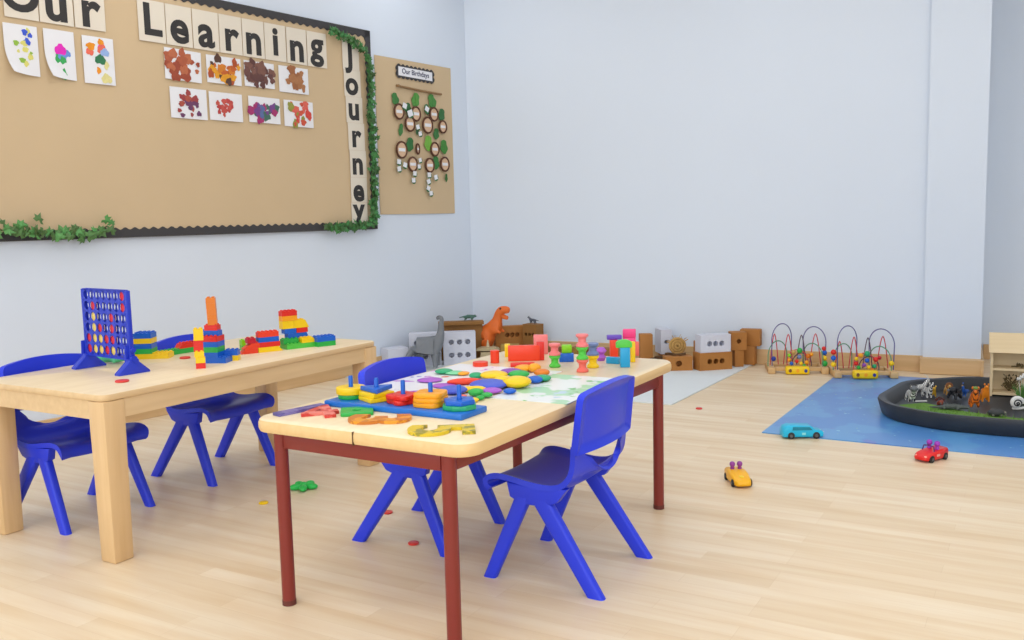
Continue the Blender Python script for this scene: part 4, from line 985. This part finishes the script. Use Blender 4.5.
b = MB(); b.box((0, 0, .062), (.085, .075, .124), bev=.004); single(b, 'brown_block', cardb, 'brown block at the back wall, far right of the corner blocks', 'building block', (-1.690, 5.938, MZ + .0), R(4), 'large blocks in the corner')
b = MB(); b.box((0, 0, .055), (.13, .070, .108), bev=.004); single(b, 'brown_block', cardb, 'brown block on top at the back wall, far right of the corner blocks', 'building block', (-1.680, 5.938, MZ + .1245), R(4), 'large blocks in the corner')

# ------------------------------------------------------------------ dinosaurs
grey = mat('grey_dinosaur', (124, 128, 134), .6, var=.10, scale=18, bump=.3)
t = thing('dinosaur_toy', 'grey long necked toy dinosaur standing before the white blocks', 'toy dinosaur', (-3.590, 4.965, MZ), R(22))
skin('body', [(None, (0, 0, .165), (.062, .062)), (0, (.055, 0, .165), .055), (1, (.090, 0, .205), .036), (2, (.098, 0, .260), .024), (3, (.100, 0, .310), .019), (4, (.108, 0, .340), .017), (5, (.092, 0, .352), .018), (6, (.066, 0, .338), .013),
              (0, (-.055, 0, .160), .050), (8, (-.095, -.010, .130), .030), (9, (-.130, -.034, .085), .018), (10, (-.150, -.075, .055), .008),
              (1, (.062, .042, .110), .024), (12, (.060, .044, .050), .018), (13, (.064, .044, .014), .018), (1, (.062, -.042, .110), .024), (15, (.060, -.044, .050), .018), (16, (.064, -.044, .014), .018),
              (8, (-.052, .042, .110), .026), (18, (-.058, .044, .050), .018), (19, (-.054, .044, .014), .019), (8, (-.052, -.042, .110), .026), (21, (-.058, -.044, .050), .018), (22, (-.054, -.044, .014), .019)], grey, t, sub=2)
for s in (-1, 1):
    b = MB(); b.ell((.084, s * .0150, .356), .004, u=8, v=6); b.build('eye', pl('black'), t)
orng = mat('orange_dinosaur', (236, 112, 36), .55, var=.22, scale=16, bump=.3); dsk = mat('dark_stripe', (96, 50, 34), .6)
t = thing('dinosaur_toy', 'orange two legged toy dinosaur with open jaws standing in the corner', 'toy dinosaur', (-3.462, 5.525, MZ), R(10)); t.scale = (1.08,) * 3
skin('body', [(None, (0, 0, .175), (.048, .055)), (0, (.045, 0, .205), .048), (1, (.075, 0, .250), .036), (2, (.080, 0, .290), .030), (3, (.100, 0, .320), .035), (4, (.135, 0, .324), .029), (5, (.165, 0, .320), .022),
              (0, (-.055, 0, .160), .042), (7, (-.080, 0, .150), .028), (8, (-.100, 0, .142), .018), (9, (-.112, 0, .140), .008),
              (0, (.012, .040, .115), .030), (11, (-.014, .044, .062), .018), (12, (.004, .044, .018), .014), (13, (.034, .046, .010), .012),
              (0, (.012, -.040, .115), .030), (15, (-.014, -.044, .062), .018), (16, (.004, -.044, .018), .014), (17, (.034, -.046, .010), .012),
              (1, (.085, .036, .185), .012), (19, (.108, .036, .172), .008), (1, (.085, -.036, .185), .012), (21, (.108, -.036, .172), .008),
              ], orng, t, sub=2)
skin('lower_jaw', [(None, (.090, 0, .292), .019), (0, (.122, 0, .276), .017), (1, (.152, 0, .268), .013)], orng, t, sub=2)
for s in (-1, 1):
    b = MB(); b.ell((.108, s * .030, .334), .0065, u=10, v=8); b.build('eye', pl('black'), t)
    b = MB()
    for k in range(5): b.cyl((.118 + .010 * k, s * .012, .304), (.118 + .010 * k, s * .012, .295), .003, .0006, 6)
    b.build('teeth', pl('white'), t)
b = MB()
for k in range(6): b.ell((.03 - .025 * k * .8, 0, .236 - .010 * k), (.010, .022, .010))
b.build('back_stripes', dsk, t)
def quad(name, label, cat, loc, rot, m, L_=.05, leg=.022, br=.011, neck=(.02, .02), hr=.008, tail=(-.02, -.006), tr=.003, lr=.0042, group=None, muzzle=.010, extra=None, ears=None, eye=True, earm=None, legm=None):
    """small four legged animal: trunk with deep chest, jointed legs, neck, head and tail, in one surface"""
    t = thing(name, label, cat, loc, rot, group)
    zb = leg + br * .8; hx = L_ / 2
    nd = [(None, (0, 0, zb), br * .95), (0, (hx * .8, 0, zb + br * .1), br * 1.05), (0, (-hx * .8, 0, zb + br * .05), br * .95),
          (1, (hx + neck[0] * .5, 0, zb + neck[1] * .6), br * .72), (3, (hx + neck[0], 0, zb + neck[1]), hr), (4, (hx + neck[0] + muzzle, 0, zb + neck[1] - muzzle * .35), hr * .62),
          (2, (-hx + tail[0] * .4, 0, zb + tail[1] * .3), tr * 1.3), (6, (-hx + tail[0], 0, zb + tail[1]), tr)]
    for s in (-1, 1):
        i = len(nd); nd += [(1, (hx * .78, s * br * .75, leg * .55), lr * 1.1), (i, (hx * .74, s * br * .78, lr), lr)]
        i = len(nd); nd += [(2, (-hx * .70, s * br * .78, leg * .72), lr * 1.4), (i, (-hx * .98, s * br * .80, leg * .36), lr * .95), (i + 1, (-hx * .86, s * br * .80, lr), lr)]
    skin('body', nd, m, t, sub=1)
    hz = zb + neck[1]; hxx = hx + neck[0]
    for s in (-1, 1):
        b = MB()
        if ears == 'horn': b.tube([(hxx, s * hr * .5, hz + hr * .7), (hxx - hr * .5, s * hr * .9, hz + hr * 2), (hxx - hr * 1.6, s * hr * 1.3, hz + hr * 2.6)], hr * .22, 6, r1=hr * .06)
        else: b.ell((hxx - hr * .3, s * hr * .75, hz + hr * .8), (hr * .22, hr * .34, hr * .5), u=8, v=6)
        b.build('horn' if ears == 'horn' else 'ear', earm or m, t)
        b = MB(); b.ell((hxx + hr * .55, s * hr * .72, hz + hr * .25), hr * .16, u=8, v=6); b.build('eye', pl('black'), t)
    return t, (hxx, hz, zb)
greend = mat('dark_green_toy', (70, 110, 96), .55, var=.15, scale=40)
quad('dinosaur_toy', 'small dark green toy dinosaur on the brown plank above the white blocks', 'toy dinosaur', (-3.555, 5.430, .2822), R(20), greend, L_=.06, leg=.018, br=.015, neck=(.018, .004), hr=.009, tail=(-.04, -.008), group='small dinosaurs')
quad('dinosaur_toy', 'tiny dark toy dinosaur on the corner block with three holes', 'toy dinosaur', (-3.195, 5.720, MZ + .2355), R(170), mat('slate_toy', (88, 96, 110), .55), L_=.045, leg=.020, br=.010, neck=(.018, .018), hr=.007, tail=(-.03, -.004), group='small dinosaurs')

# ------------------------------------------------------------------ bead mazes
mazew = wood('maze_wood', (206, 164, 108), (222, 184, 130), .45, 'X', 4)
wire_p = mat('wire_purple', (92, 88, 150), .35); wire_r = mat('wire_red', (206, 60, 74), .35); wire_g = mat('wire_green', (90, 156, 120), .35); wire_d = mat('wire_dark', (92, 70, 90), .35)
def arch(x0, y0, x1, y1, h, bulge=0.0, n=24, zb=.04):
    pts = [(x0, y0, zb)]
    r = math.hypot(x1 - x0, y1 - y0) / 2; cx_, cy_ = (x0 + x1) / 2, (y0 + y1) / 2; ux, uy = (x1 - x0) / (2 * r), (y1 - y0) / (2 * r)
    rr = r * (1 + bulge)
    for k in range(n + 1):
        q = PI - PI * k / n; pts.append((cx_ + ux * rr * math.cos(q), cy_ + uy * rr * math.cos(q), h - rr + rr * math.sin(q)))
    pts.append((x1, y1, zb)); return pts
def spike(x, y, w, h, n=8, zb=.04):
    pts = []
    for k in range(2 * n + 1):
        q = -1 + k / n; pts.append((x + w * q, y + .01 * q, zb + (h - zb) * (1 - abs(q) ** 1.7)))
    return pts
def maze(label, loc, rot, var):
    t = thing('bead_maze', label, 'bead maze', loc, rot, 'bead mazes by the back wall'); t.scale = (.86, .9, .98); t.scale = (.86, .9, .98)
    for s in (-1, 1):
        b = MB(); b.box((s * .185, .02, .02), (.05, .26, .04), bev=.006); b.build('side_bar', mazew, t)
    b = MB(); b.box((0, -.065, .028), (.32, .04, .024), bev=.004); b.build('front_bar', mazew, t)
    b = MB(); b.box((0, .11, .028), (.32, .04, .024), bev=.004); b.build('back_bar', mazew, t)
    yb = MB(); yb.box((-.01, -.118, .028), (.165, .060, .050), bev=.012); bl = yb.build('yellow_block', pl('yellow'), t, smooth=50)
    for k, (x, c_) in enumerate(((-.062, 'brown'), (-.010, 'amber'), (.045, 'navy'))):
        b = MB(); b.cyl((x, -.1475, .028), (x, -.151, .028), .011, n=14); b.build('dot', pl(c_), bl)
    W = []
    W.append(('tall_wire', wire_p, [arch(-.175, -.02, -.03, .10, .305, .06)[0:]]))
    W.append(('tall_wire', wire_p, [arch(.06, .10, .195, -.02, .285, .05)]))
    W.append(('low_wire', wire_g, [arch(-.205, -.03, -.06, .09, .195)]))
    W.append(('low_wire', wire_g, [arch(.055, .09, .175, -.05, .18)]))
    W.append(('zigzag_wire', wire_r, [spike(-.155, .03, .03, .24 if var == 0 else .21)]))
    W.append(('zigzag_wire', wire_r, [spike(-.055, .05, .034, .235)])); W.append(('zigzag_wire', wire_d, [spike(.038, .05, .034, .23)])); W.append(('zigzag_wire', wire_r, [spike(.135, .04, .04, .24)]))
    W.append(('front_wire', wire_r, [arch(-.075, -.065, .065, -.065, .15)])); W.append(('front_wire', wire_d, [arch(-.04, -.05, .10, -.02, .125)]))
    for nm, m_, ps in W:
        b = MB()
        for p in ps: b.tube(p, .0036, 6)
        b.build(nm, m_, t)
    beads = [((-.165, -.018, .085), .018, 'navy'), ((.19, -.02, .125), .018, 'blue'), ((.186, -.02, .152), .016, 'red'), ((.19, -.03, .092), .018, 'yellow'), ((.19, -.035, .058), .021, 'green')] if var == 0 else \
            [((-.205, -.03, .150), .019, 'red'), ((-.205, -.03, .113), .018, 'blue'), ((-.205, -.03, .074), .018, 'yellow'), ((.175, -.05, .085), .018, 'yellow')]
    cl = [((-.03, -.065, .135), .017, 'tan' if var == 0 else 'amber'), ((.012, -.062, .145), .020, 'green' if var == 0 else 'teal'), ((-.06, -.06, .085), .015, 'amber' if var == 0 else 'red'), ((.01, -.07, .105), .016, 'bluegrey' if var == 0 else 'blue'),
          ((.07, -.06, .11), .018, 'orange' if var == 0 else 'red'), ((-.01, -.08, .078), .014, 'red' if var == 0 else 'purple'), ((-.045, -.075, .062), .014, 'blue' if var == 0 else 'green'), ((.02, -.085, .066), .013, 'yellow'),
          ((.06, -.07, .07), .015, 'amber' if var == 0 else 'teal'), ((.095, -.055, .12), .014, 'amber' if var == 0 else 'crimson'), ((-.06, -.07, .115), .013, 'lime' if var == 0 else 'yellow'), ((.04, -.09, .052), .012, 'green' if var == 0 else 'orange')]
    for p, r, c_ in beads + cl:
        b = MB(); b.ell(p, (r, r, r * .9), u=14, v=10); b.build('bead', pl(c_), t, smooth=60)
    return t
maze('left bead maze on wooden base with wire loops, next to the brown blocks', (-1.350, 5.795, 0), R(20), 0)
maze('right bead maze on wooden base with wire loops, at the edge of the blue mat', (-.950, 5.765, .005), R(20), 1)

# ------------------------------------------------------------------ tray with animals
trm = mat('black_tray', (44, 47, 52), .45, var=.05, scale=10)
TX, TY, TZ = -.100, 4.890, .005
def octo(r): 
    return [(-.515, -.335), (-.31, -.445), (-.10, -.455), (.55, -.43), (.86, -.25), (.86, .30), (.62, .61), (-.26, .61), (-.545, .35), (-.605, -.15)]
base = octo(1)
def scl(k, z, rr=1):
    # grow or shrink the outline about its middle and round its corners by subdividing
    cx_, cy_ = .13, -.04; P = [Vector((cx_ + (x - cx_) * k, cy_ + (y - cy_) * k)) for x, y in base]; out = []
    for i in range(len(P)):
        a_, b_, c_ = P[i - 1], P[i], P[(i + 1) % len(P)]; d1 = (a_ - b_).normalized(); d2 = (c_ - b_).normalized(); q = min(.10, (a_ - b_).length * .4, (c_ - b_).length * .4)
        for f in (0, .25, .5, .75, 1):
            p = (b_ + d1 * q) * (1 - f) ** 2 + b_ * 2 * f * (1 - f) + (b_ + d2 * q) * f ** 2; out.append((p.x, p.y, z))
    return out
b = MB(); b.loft([scl(.985, .0), scl(1.0, .006), scl(1.025, .070), scl(1.02, .078), scl(.985, .078), scl(.975, .072), scl(.94, .022), scl(.90, .020)])
single(b, 'play_tray', trm, 'large black many sided play tray with toy animals on the blue mat', 'tray', (TX, TY, TZ), 0, smooth=40)
FZ = TZ + .020
grass = mat('play_grass', (98, 140, 52), .9, var=.35, scale=90, bump=.6)
b = MB(); b.prism([(-.52, -.08), (-.45, -.26), (-.28, -.355), (.02, -.365), (.50, -.34), (.50, -.18), (-.02, -.18), (-.22, -.12), (-.42, .02)], 0, .010); rd = random.Random(9)
for k in range(500):
    x, y = rd.uniform(-.44, .55), rd.uniform(-.50, -.08)
    if y < -.35 + max(0, (-.28 - x)) * .7 or y > -.185 + max(0, -.02 - x) * .4: continue
    b.cyl((x, y, .008), (x + rd.uniform(-.008, .008), y + rd.uniform(-.008, .008), .018 + rd.random() * .012), .0022, .0004, 4)
o = single(b, 'play_grass', grass, 'strip of short artificial green grass along the near side of the black tray', 'grass', (TX, TY, FZ + .0006), 0, smooth=0); o['kind'] = 'stuff'
AG = 'toy animals in the black tray'
wht = mat('animal_white', (226, 226, 222), .5, var=.1, scale=80); gryA = mat('animal_grey', (110, 114, 118), .5)
def stripes(name, c1, c2, sc, axis='X', th=.5):
    m = bpy.data.materials.new(name); m.use_nodes = True; nt = m.node_tree; bb = nt.nodes['Principled BSDF']; bb.inputs['Roughness'].default_value = .5
    tc = nt.nodes.new('ShaderNodeTexCoord'); w_ = nt.nodes.new('ShaderNodeTexWave'); w_.inputs['Scale'].default_value = sc; w_.inputs['Distortion'].default_value = 2.5; w_.bands_direction = axis
    r = nt.nodes.new('ShaderNodeValToRGB'); r.color_ramp.interpolation = 'CONSTANT'; r.color_ramp.elements[0].color = rgb(*c1); r.color_ramp.elements[1].position = th; r.color_ramp.elements[1].color = rgb(*c2)
    nt.links.new(tc.outputs['Object'], w_.inputs['Vector']); nt.links.new(w_.outputs['Color'], r.inputs['Fac']); nt.links.new(r.outputs['Color'], bb.inputs['Base Color']); return m
zeb = stripes('zebra_coat', (236, 236, 234), (44, 44, 48), 45, 'X', .62); tig = stripes('tiger_coat', (236, 120, 30), (70, 40, 24), 50, 'X', .72)
GZ = FZ + .0115
tt, (hx_, hz_, zb_) = quad('goat_toy', 'white toy animal with a dark grey head at the left of the black tray', 'toy animal', (-0.581, 4.891, GZ), R(-60), zeb, L_=.052, leg=.034, br=.016, neck=(.016, .026), hr=.017, tail=(-.010, -.010), lr=.0055, group=AG, muzzle=.012)
b = MB(); b.ell((hx_, 0, hz_ + .003), (.019, .018, .016)); b.build('mane', gryA, tt, smooth=60)
quad('zebra_toy', 'white and black striped toy animal rearmost left in the black tray, with horns', 'toy animal', (-0.566, 5.122, FZ), R(30), zeb, L_=.05, leg=.040, br=.013, neck=(.020, .036), hr=.011, tail=(-.012, -.012), lr=.0048, group=AG, ears='horn', earm=wht)
quad('sheep_toy', 'pale striped toy animal beside the horned one in the black tray', 'toy animal', (-0.524, 5.082, FZ), R(-50), zeb, L_=.046, leg=.034, br=.014, neck=(.014, .030), hr=.012, tail=(-.010, -.010), lr=.005, group=AG, earm=wht)
b = MB(); b.cyl((-.035, 0, .004), (.035, 0, .004), .004, n=10); single(b, 'white_stick', wht, 'short white stick lying near the dark headed animal in the tray', 'stick', (-0.545, 4.975, FZ), R(30))
ylw = mat('animal_yellow', (216, 168, 50), .5, var=.15, scale=50); tanA = mat('animal_tan', (206, 158, 84), .5, var=.1, scale=50)
tt, (hx_, hz_, zb_) = quad('lion_toy', 'small yellow toy animal right of the striped ones in the black tray', 'toy animal', (-0.501, 5.135, FZ), R(-75), ylw, L_=.04, leg=.024, br=.012, neck=(.008, .018), hr=.011, tail=(-.016, .008), group=AG, muzzle=.007)
tt, (hx_, hz_, zb_) = quad('lion_toy', 'tan toy lion with brown mane at the middle back of the black tray', 'toy animal', (-0.439, 5.206, FZ), R(-70), tanA, L_=.05, leg=.026, br=.013, neck=(.008, .020), hr=.011, tail=(-.02, .010), group=AG, muzzle=.008)
b = MB(); b.lathe([(.010, -.006), (.018, -.004), (.018, .004), (.010, .006)], (hx_ - .006, 0, hz_), 14, M=Euler((0, PI / 2, 0)).to_matrix().to_4x4()); b.build('mane', mat('lion_mane', (128, 78, 40), .8), tt)
# hedgehog
t = thing('hedgehog_toy', 'round red brown toy hedgehog on the tray floor', 'toy animal', (-0.449, 4.935, FZ), R(-70), AG)
skin('body', [(None, (0, 0, .018), .019), (0, (.014, 0, .016), .015), (1, (.028, 0, .012), .007), (2, (.036, 0, .011), .003), (0, (.008, .012, .004), .004), (0, (.008, -.012, .004), .004), (0, (-.01, .012, .004), .004), (0, (-.01, -.012, .004), .004)], mat('hedgehog_brown', (134, 62, 44), .7, var=.3, scale=90), t, sub=1)
b = MB(); rd = random.Random(2)
for k in range(60):
    q, w_ = rd.uniform(-PI / 2 - .9, PI / 2 + .9) + PI / 2, rd.uniform(.3, 1.5); d_ = Vector((-abs(math.cos(w_)) * .8 if k % 2 else .2, math.cos(q) * math.sin(w_), abs(math.sin(q)) * math.sin(w_))).normalized()
    b.cyl(Vector((-.003, 0, .018)) + d_ * .016, Vector((-.003, 0, .018)) + d_ * .026, .002, .0004, 4)
b.build('spines', mat('hedgehog_spine', (96, 48, 40), .8), t)
# gorilla
gor = mat('gorilla_black', (40, 42, 48), .6, var=.2, scale=60)
t = thing('gorilla_toy', 'black toy gorilla on all fours in the middle of the black tray', 'toy animal', (-0.390, 5.097, FZ), R(-125), AG); t.scale = (.88,) * 3
skin('body', [(None, (0, 0, .048), .022), (0, (.026, 0, .058), .024), (1, (.046, 0, .066), .014), (2, (.056, 0, .066), .011), (0, (-.020, 0, .040), .018),
              (1, (.030, .024, .034), .010), (5, (.036, .026, .008), .009), (1, (.030, -.024, .034), .010), (7, (.036, -.026, .008), .009),
              (4, (-.020, .018, .022), .010), (9, (-.018, .020, .008), .009), (4, (-.020, -.018, .022), .010), (11, (-.018, -.020, .008), .009)], gor, t, sub=1)
b = MB(); b.ell((.066, 0, .064), (.004, .008, .008)); b.build('face', gryA, t)
# peacock
t = thing('peacock_toy', 'blue toy bird standing right of the gorilla in the black tray', 'toy animal', (-0.357, 5.183, FZ), R(-110), AG)
blu = mat('bird_blue', (40, 92, 176), .45)
skin('body', [(None, (0, 0, .030), .014), (0, (.014, 0, .038), .010), (1, (.020, 0, .055), .006), (2, (.022, 0, .066), .007), (0, (-.018, 0, .032), .010), (4, (-.045, 0, .030), .006), (0, (.003, .006, .014), .003), (6, (.004, .006, .003), .003), (0, (.003, -.006, .014), .003), (8, (.004, -.006, .003), .003)], blu, t, sub=1)
b = MB(); b.cyl((.028, 0, .066), (.036, 0, .064), .003, .0005, 8); b.build('beak', pl('tan'), t)
b = MB()
for k in range(-1, 2): b.tube([(.022, 0, .072), (.020, .003 * k, .082)], .001, 4)
b.build('crest', blu, t)
# tiger, giraffe
tt, (hx_, hz_, zb_) = quad('tiger_toy', 'orange toy tiger with a green topped head in the black tray', 'toy animal', (-0.294, 4.885, GZ - .004), R(-80), tig, L_=.062, leg=.040, br=.020, neck=(.010, .036), hr=.016, tail=(-.02, .02), lr=.007, group=AG, muzzle=.010)
b = MB(); b.ell((hx_ - .004, 0, hz_ + .013), (.012, .012, .008)); b.build('head_patch', mat('olive_patch', (120, 148, 70), .6), tt)
quad('camel_toy', 'bright orange toy animal beside the wooden shelf in the black tray', 'toy animal', (-0.260, 5.085, FZ), R(-75), mat('animal_orange', (244, 142, 30), .5, var=.1, scale=40), L_=.052, leg=.040, br=.018, neck=(.012, .034), hr=.012, tail=(-.012, -.010), lr=.0055, group=AG)
# crocodile and tortoise near the front rim
crm = mat('croc_grey', (82, 88, 86), .7, var=.25, scale=60, bump=.4)
t = thing('crocodile_toy', 'dark grey toy crocodile lying on the grass near the tray front', 'toy animal', (-0.386, 4.780, GZ), R(5), AG)
skin('body', [(None, (0, 0, .015), .015), (0, (.030, 0, .016), .013), (1, (.050, 0, .017), .010), (2, (.078, 0, .012), .006), (0, (-.030, 0, .013), .011), (4, (-.060, 0, .009), .007), (5, (-.095, .008, .006), .003),
              (1, (.030, .022, .006), .005), (1, (.030, -.022, .006), .005), (4, (-.030, .020, .006), .005), (4, (-.030, -.020, .006), .005)], crm, t, sub=1)
b = MB()
for k in range(8): b.cyl((-.045 + .012 * k, 0, .023), (-.045 + .012 * k, 0, .034), .004, .0008, 5)
b.build('back_ridge', crm, t)
t = thing('tortoise_toy', 'dark toy tortoise on the grass at the right front of the tray', 'toy animal', (-0.192, 4.720, GZ), R(15), AG)
skin('body', [(None, (0, 0, .010), .010), (0, (.030, 0, .014), .008), (1, (.045, 0, .016), .008), (0, (-.035, 0, .008), .004), (0, (.020, .026, .006), .006), (0, (.020, -.026, .006), .006), (0, (-.020, .026, .006), .006), (0, (-.020, -.026, .006), .006)], mat('tortoise_skin', (140, 138, 128), .6), t, sub=1)
b = MB(); b.ell((0, 0, .014), (.036, .029, .020)); b.build('shell', mat('tortoise_shell', (54, 56, 56), .6, var=.3, scale=60), t, smooth=60)
# white spiral shell
t = thing('spiral_shell', 'white toy with a black spiral at the right of the tray', 'toy animal', (-0.118, 4.950, FZ), R(25), AG)
b = MB(); pts = [(.030 * math.exp(-.16 * q) * math.cos(q), -.012 * q / 12, .034 + .030 * math.exp(-.16 * q) * math.sin(q)) for q in [k * .35 for k in range(38)]]
b.tube(pts, .013, 10, r1=.003); b.build('shell', wht, t, smooth=60)
b = MB(); pts2 = [(.022 * math.exp(-.16 * q) * math.cos(q), -.011 - .012 * q / 12, .034 + .022 * math.exp(-.16 * q) * math.sin(q)) for q in [k * .35 for k in range(36)]]
b.tube(pts2, .003, 6); b.build('spiral_line', pl('black'), t)
skin('foot', [(None, (-.02, 0, .008), .007), (0, (.02, 0, .008), .008), (1, (.045, 0, .012), .007), (2, (.055, 0, .024), .004)], wht, t, sub=1)
# wooden shelf in the tray
shw = wood('shelf_ply', (222, 198, 156), (232, 210, 170), .5, 'X', 4)
t = thing('wooden_toy_shelf', 'small open pale plywood shelf house standing in the tray at the right', 'toy shelf', (-.082, 5.345, FZ), R(4))
sw, sd = .34, .12
for x in (-sw / 2 + .006, sw / 2 - .006):
    b = MB(); b.box((x, 0, .115), (.012, sd, .23), bev=.001); b.build('side_panel', shw, t, smooth=0)
b = MB(); b.box((0, sd / 2 - .004, .115), (sw - .024, .008, .23)); b.build('back_panel', shw, t, smooth=0)
for z in (.008, .135):
    b = MB(); b.box((0, -.004, z + .006), (sw - .025, sd - .009, .012), bev=.001); b.build('shelf_board', shw, t, smooth=0)
b = MB(); b.prism([(-sd / 2 - .02, .2302), (sd / 2, .2302), (sd / 2, .318), (sd / 2 - .012, .318)], -sw / 2 - .008, sw / 2 + .008, Euler((0, 0, PI / 2)).to_matrix().to_4x4() @ UPRIGHT); b.build('sloping_roof', shw, t, smooth=0)
drk = mat('dried_twigs', (98, 84, 52), .85, var=.3, scale=60)
b = MB(); rd = random.Random(12)
for k in range(36):
    p = Vector((rd.uniform(-.02, .02), rd.uniform(-.01, .01), rd.uniform(0, .05))); q = p + Vector((rd.uniform(-.035, .035), rd.uniform(-.02, .02), rd.uniform(.005, .045))); b.tube([p, (p + q) / 2 + Vector((rd.uniform(-.006, .006), 0, 0)), q], .0022, 5)
for k in range(30):
    M_ = Matrix.Translation((rd.uniform(-.045, .045), rd.uniform(-.02, .02), rd.uniform(.02, .09))) @ Euler((rd.uniform(0, 6), rd.uniform(0, 6), rd.uniform(0, 6))).to_matrix().to_4x4(); leaf_geo(b, M_, .008, rd)
single(b, 'dried_sprig', drk, 'dry brown sprig standing inside the lower shelf of the wooden house', 'plant', (-.150, 5.335, FZ + .0205), 0, smooth=0)
b = MB(); rd = random.Random(13)
for k in range(14):
    M_ = Matrix.Translation((rd.uniform(-.03, .03), rd.uniform(-.02, .02), .008 + rd.random() * .012)) @ Euler((rd.uniform(0, 6), rd.uniform(0, 6), rd.uniform(0, 6))).to_matrix().to_4x4(); leaf_geo(b, M_, .010, rd)
b.tube([(-.05, 0, .004), (0, .004, .008), (.06, 0, .006)], .003, 6)
single(b, 'dried_sprig', drk, 'dry brown sprig lying on the upper shelf of the wooden house', 'plant', (-.105, 5.335, FZ + .1475), 0, smooth=0)
t = thing('grass_tuft', 'green grassy toy plant with white flowers beside the wooden shelf house', 'plant', (-0.103, 5.194, FZ), 0)
b = MB(); rd = random.Random(21)
for k in range(34):
    q = rd.uniform(0, 2 * PI); r0 = rd.uniform(0, .014); s_ = rd.uniform(.012, .04); h_ = rd.uniform(.05, .10)
    b.tube([(r0 * math.cos(q), r0 * math.sin(q), 0), (r0 * math.cos(q) + s_ * .4 * math.cos(q), r0 * math.sin(q) + s_ * .4 * math.sin(q), h_ * .6), (r0 * math.cos(q) + s_ * math.cos(q), r0 * math.sin(q) + s_ * math.sin(q), h_)], .0032, 5, r1=.0006)
b.build('blades', mat('tuft_green', (96, 150, 70), .6, var=.2, scale=40), t)
for k in range(3):
    b = MB(); b.tube([(0, 0, .01), (.012 * (k - 1), .004 * k, .10 + .01 * k)], .0014, 5)
    for j in range(5): b.ell((.012 * (k - 1) + .007 * math.cos(j * 1.257), .004 * k + .007 * math.sin(j * 1.257), .112 + .01 * k), (.005, .005, .008), u=8, v=6)
    b.build('flower', wht, t)

# ------------------------------------------------------------------ light and camera
def area(name, loc, sx, sy, power, col=(1, 1, 1), rot=(0, 0, 0)):
    l = bpy.data.lights.new(name, 'AREA'); l.shape = 'RECTANGLE'; l.size = sx; l.size_y = sy; l.energy = power; l.color = col
    o = bpy.data.objects.new(name, l); C.objects.link(o); o.location = loc; o.rotation_euler = rot
    return o
for ix, x in enumerate((-3.2, -1.4, 0.4, 2.2)):
    for iy, (y, pw) in enumerate(((-1.6, 8.6), (0.8, 8.4), (3.0, 7.6), (4.9, 4.6))):
        area('ceiling_panel_light', (x, y, ZC - .02), 1.2, 0.6, pw, (.965, .98, 1.0))
frm = mat('window_frame_white', (238, 238, 240), .5)
for i, x in enumerate((-2.6, 0.2, 2.6)):  # unseen windows, added behind the camera to light walls and chair backs
    b = MB()
    for dx in (-1.0, 0, 1.0): b.box((x + dx, -3.13, 1.55), (.06, .05, 1.9))
    for z in (.62, 2.48): b.box((x, -3.13, z), (2.06, .05, .06))
    struct(b, 'window_%d' % (i + 1), frm, smooth=0)
    area('window_daylight', (x, -3.12, 1.55), 1.9, 1.8, 32, (.90, .95, 1.0), (PI / 2, 0, 0))  # added frontal fill that evens out the wall brightness
w = bpy.data.worlds.new('World'); bpy.context.scene.world = w; w.use_nodes = True
w.node_tree.nodes['Background'].inputs['Color'].default_value = (.8, .88, 1, 1); w.node_tree.nodes['Background'].inputs['Strength'].default_value = .5

YAW, PIT, ROL, F = R(30.5), .11057, -.024454, 916.64
fw = Vector((-math.sin(YAW) * math.cos(PIT), math.cos(YAW) * math.cos(PIT), -math.sin(PIT)))
ax = Vector((math.cos(YAW), math.sin(YAW), 0))
up = Vector((-math.sin(YAW) * math.sin(PIT), math.cos(YAW) * math.sin(PIT), math.cos(PIT)))
rt = ax * math.cos(ROL) + up * math.sin(ROL); u2 = -ax * math.sin(ROL) + up * math.cos(ROL)
cam = bpy.data.cameras.new('camera'); cam.sensor_width = 36; cam.lens = F / 1024 * 36; cam.clip_start = .05
co = bpy.data.objects.new('camera', cam); C.objects.link(co)
M = Matrix((rt, u2, -fw)).transposed().to_4x4(); M.translation = (0, 0, 1.0); co.matrix_world = M
bpy.context.scene.camera = co
vs = bpy.context.scene.view_settings
vs.view_transform = 'Standard'; vs.look = 'None'; vs.gamma = 1; vs.use_curve_mapping = False; vs.exposure = 0.2
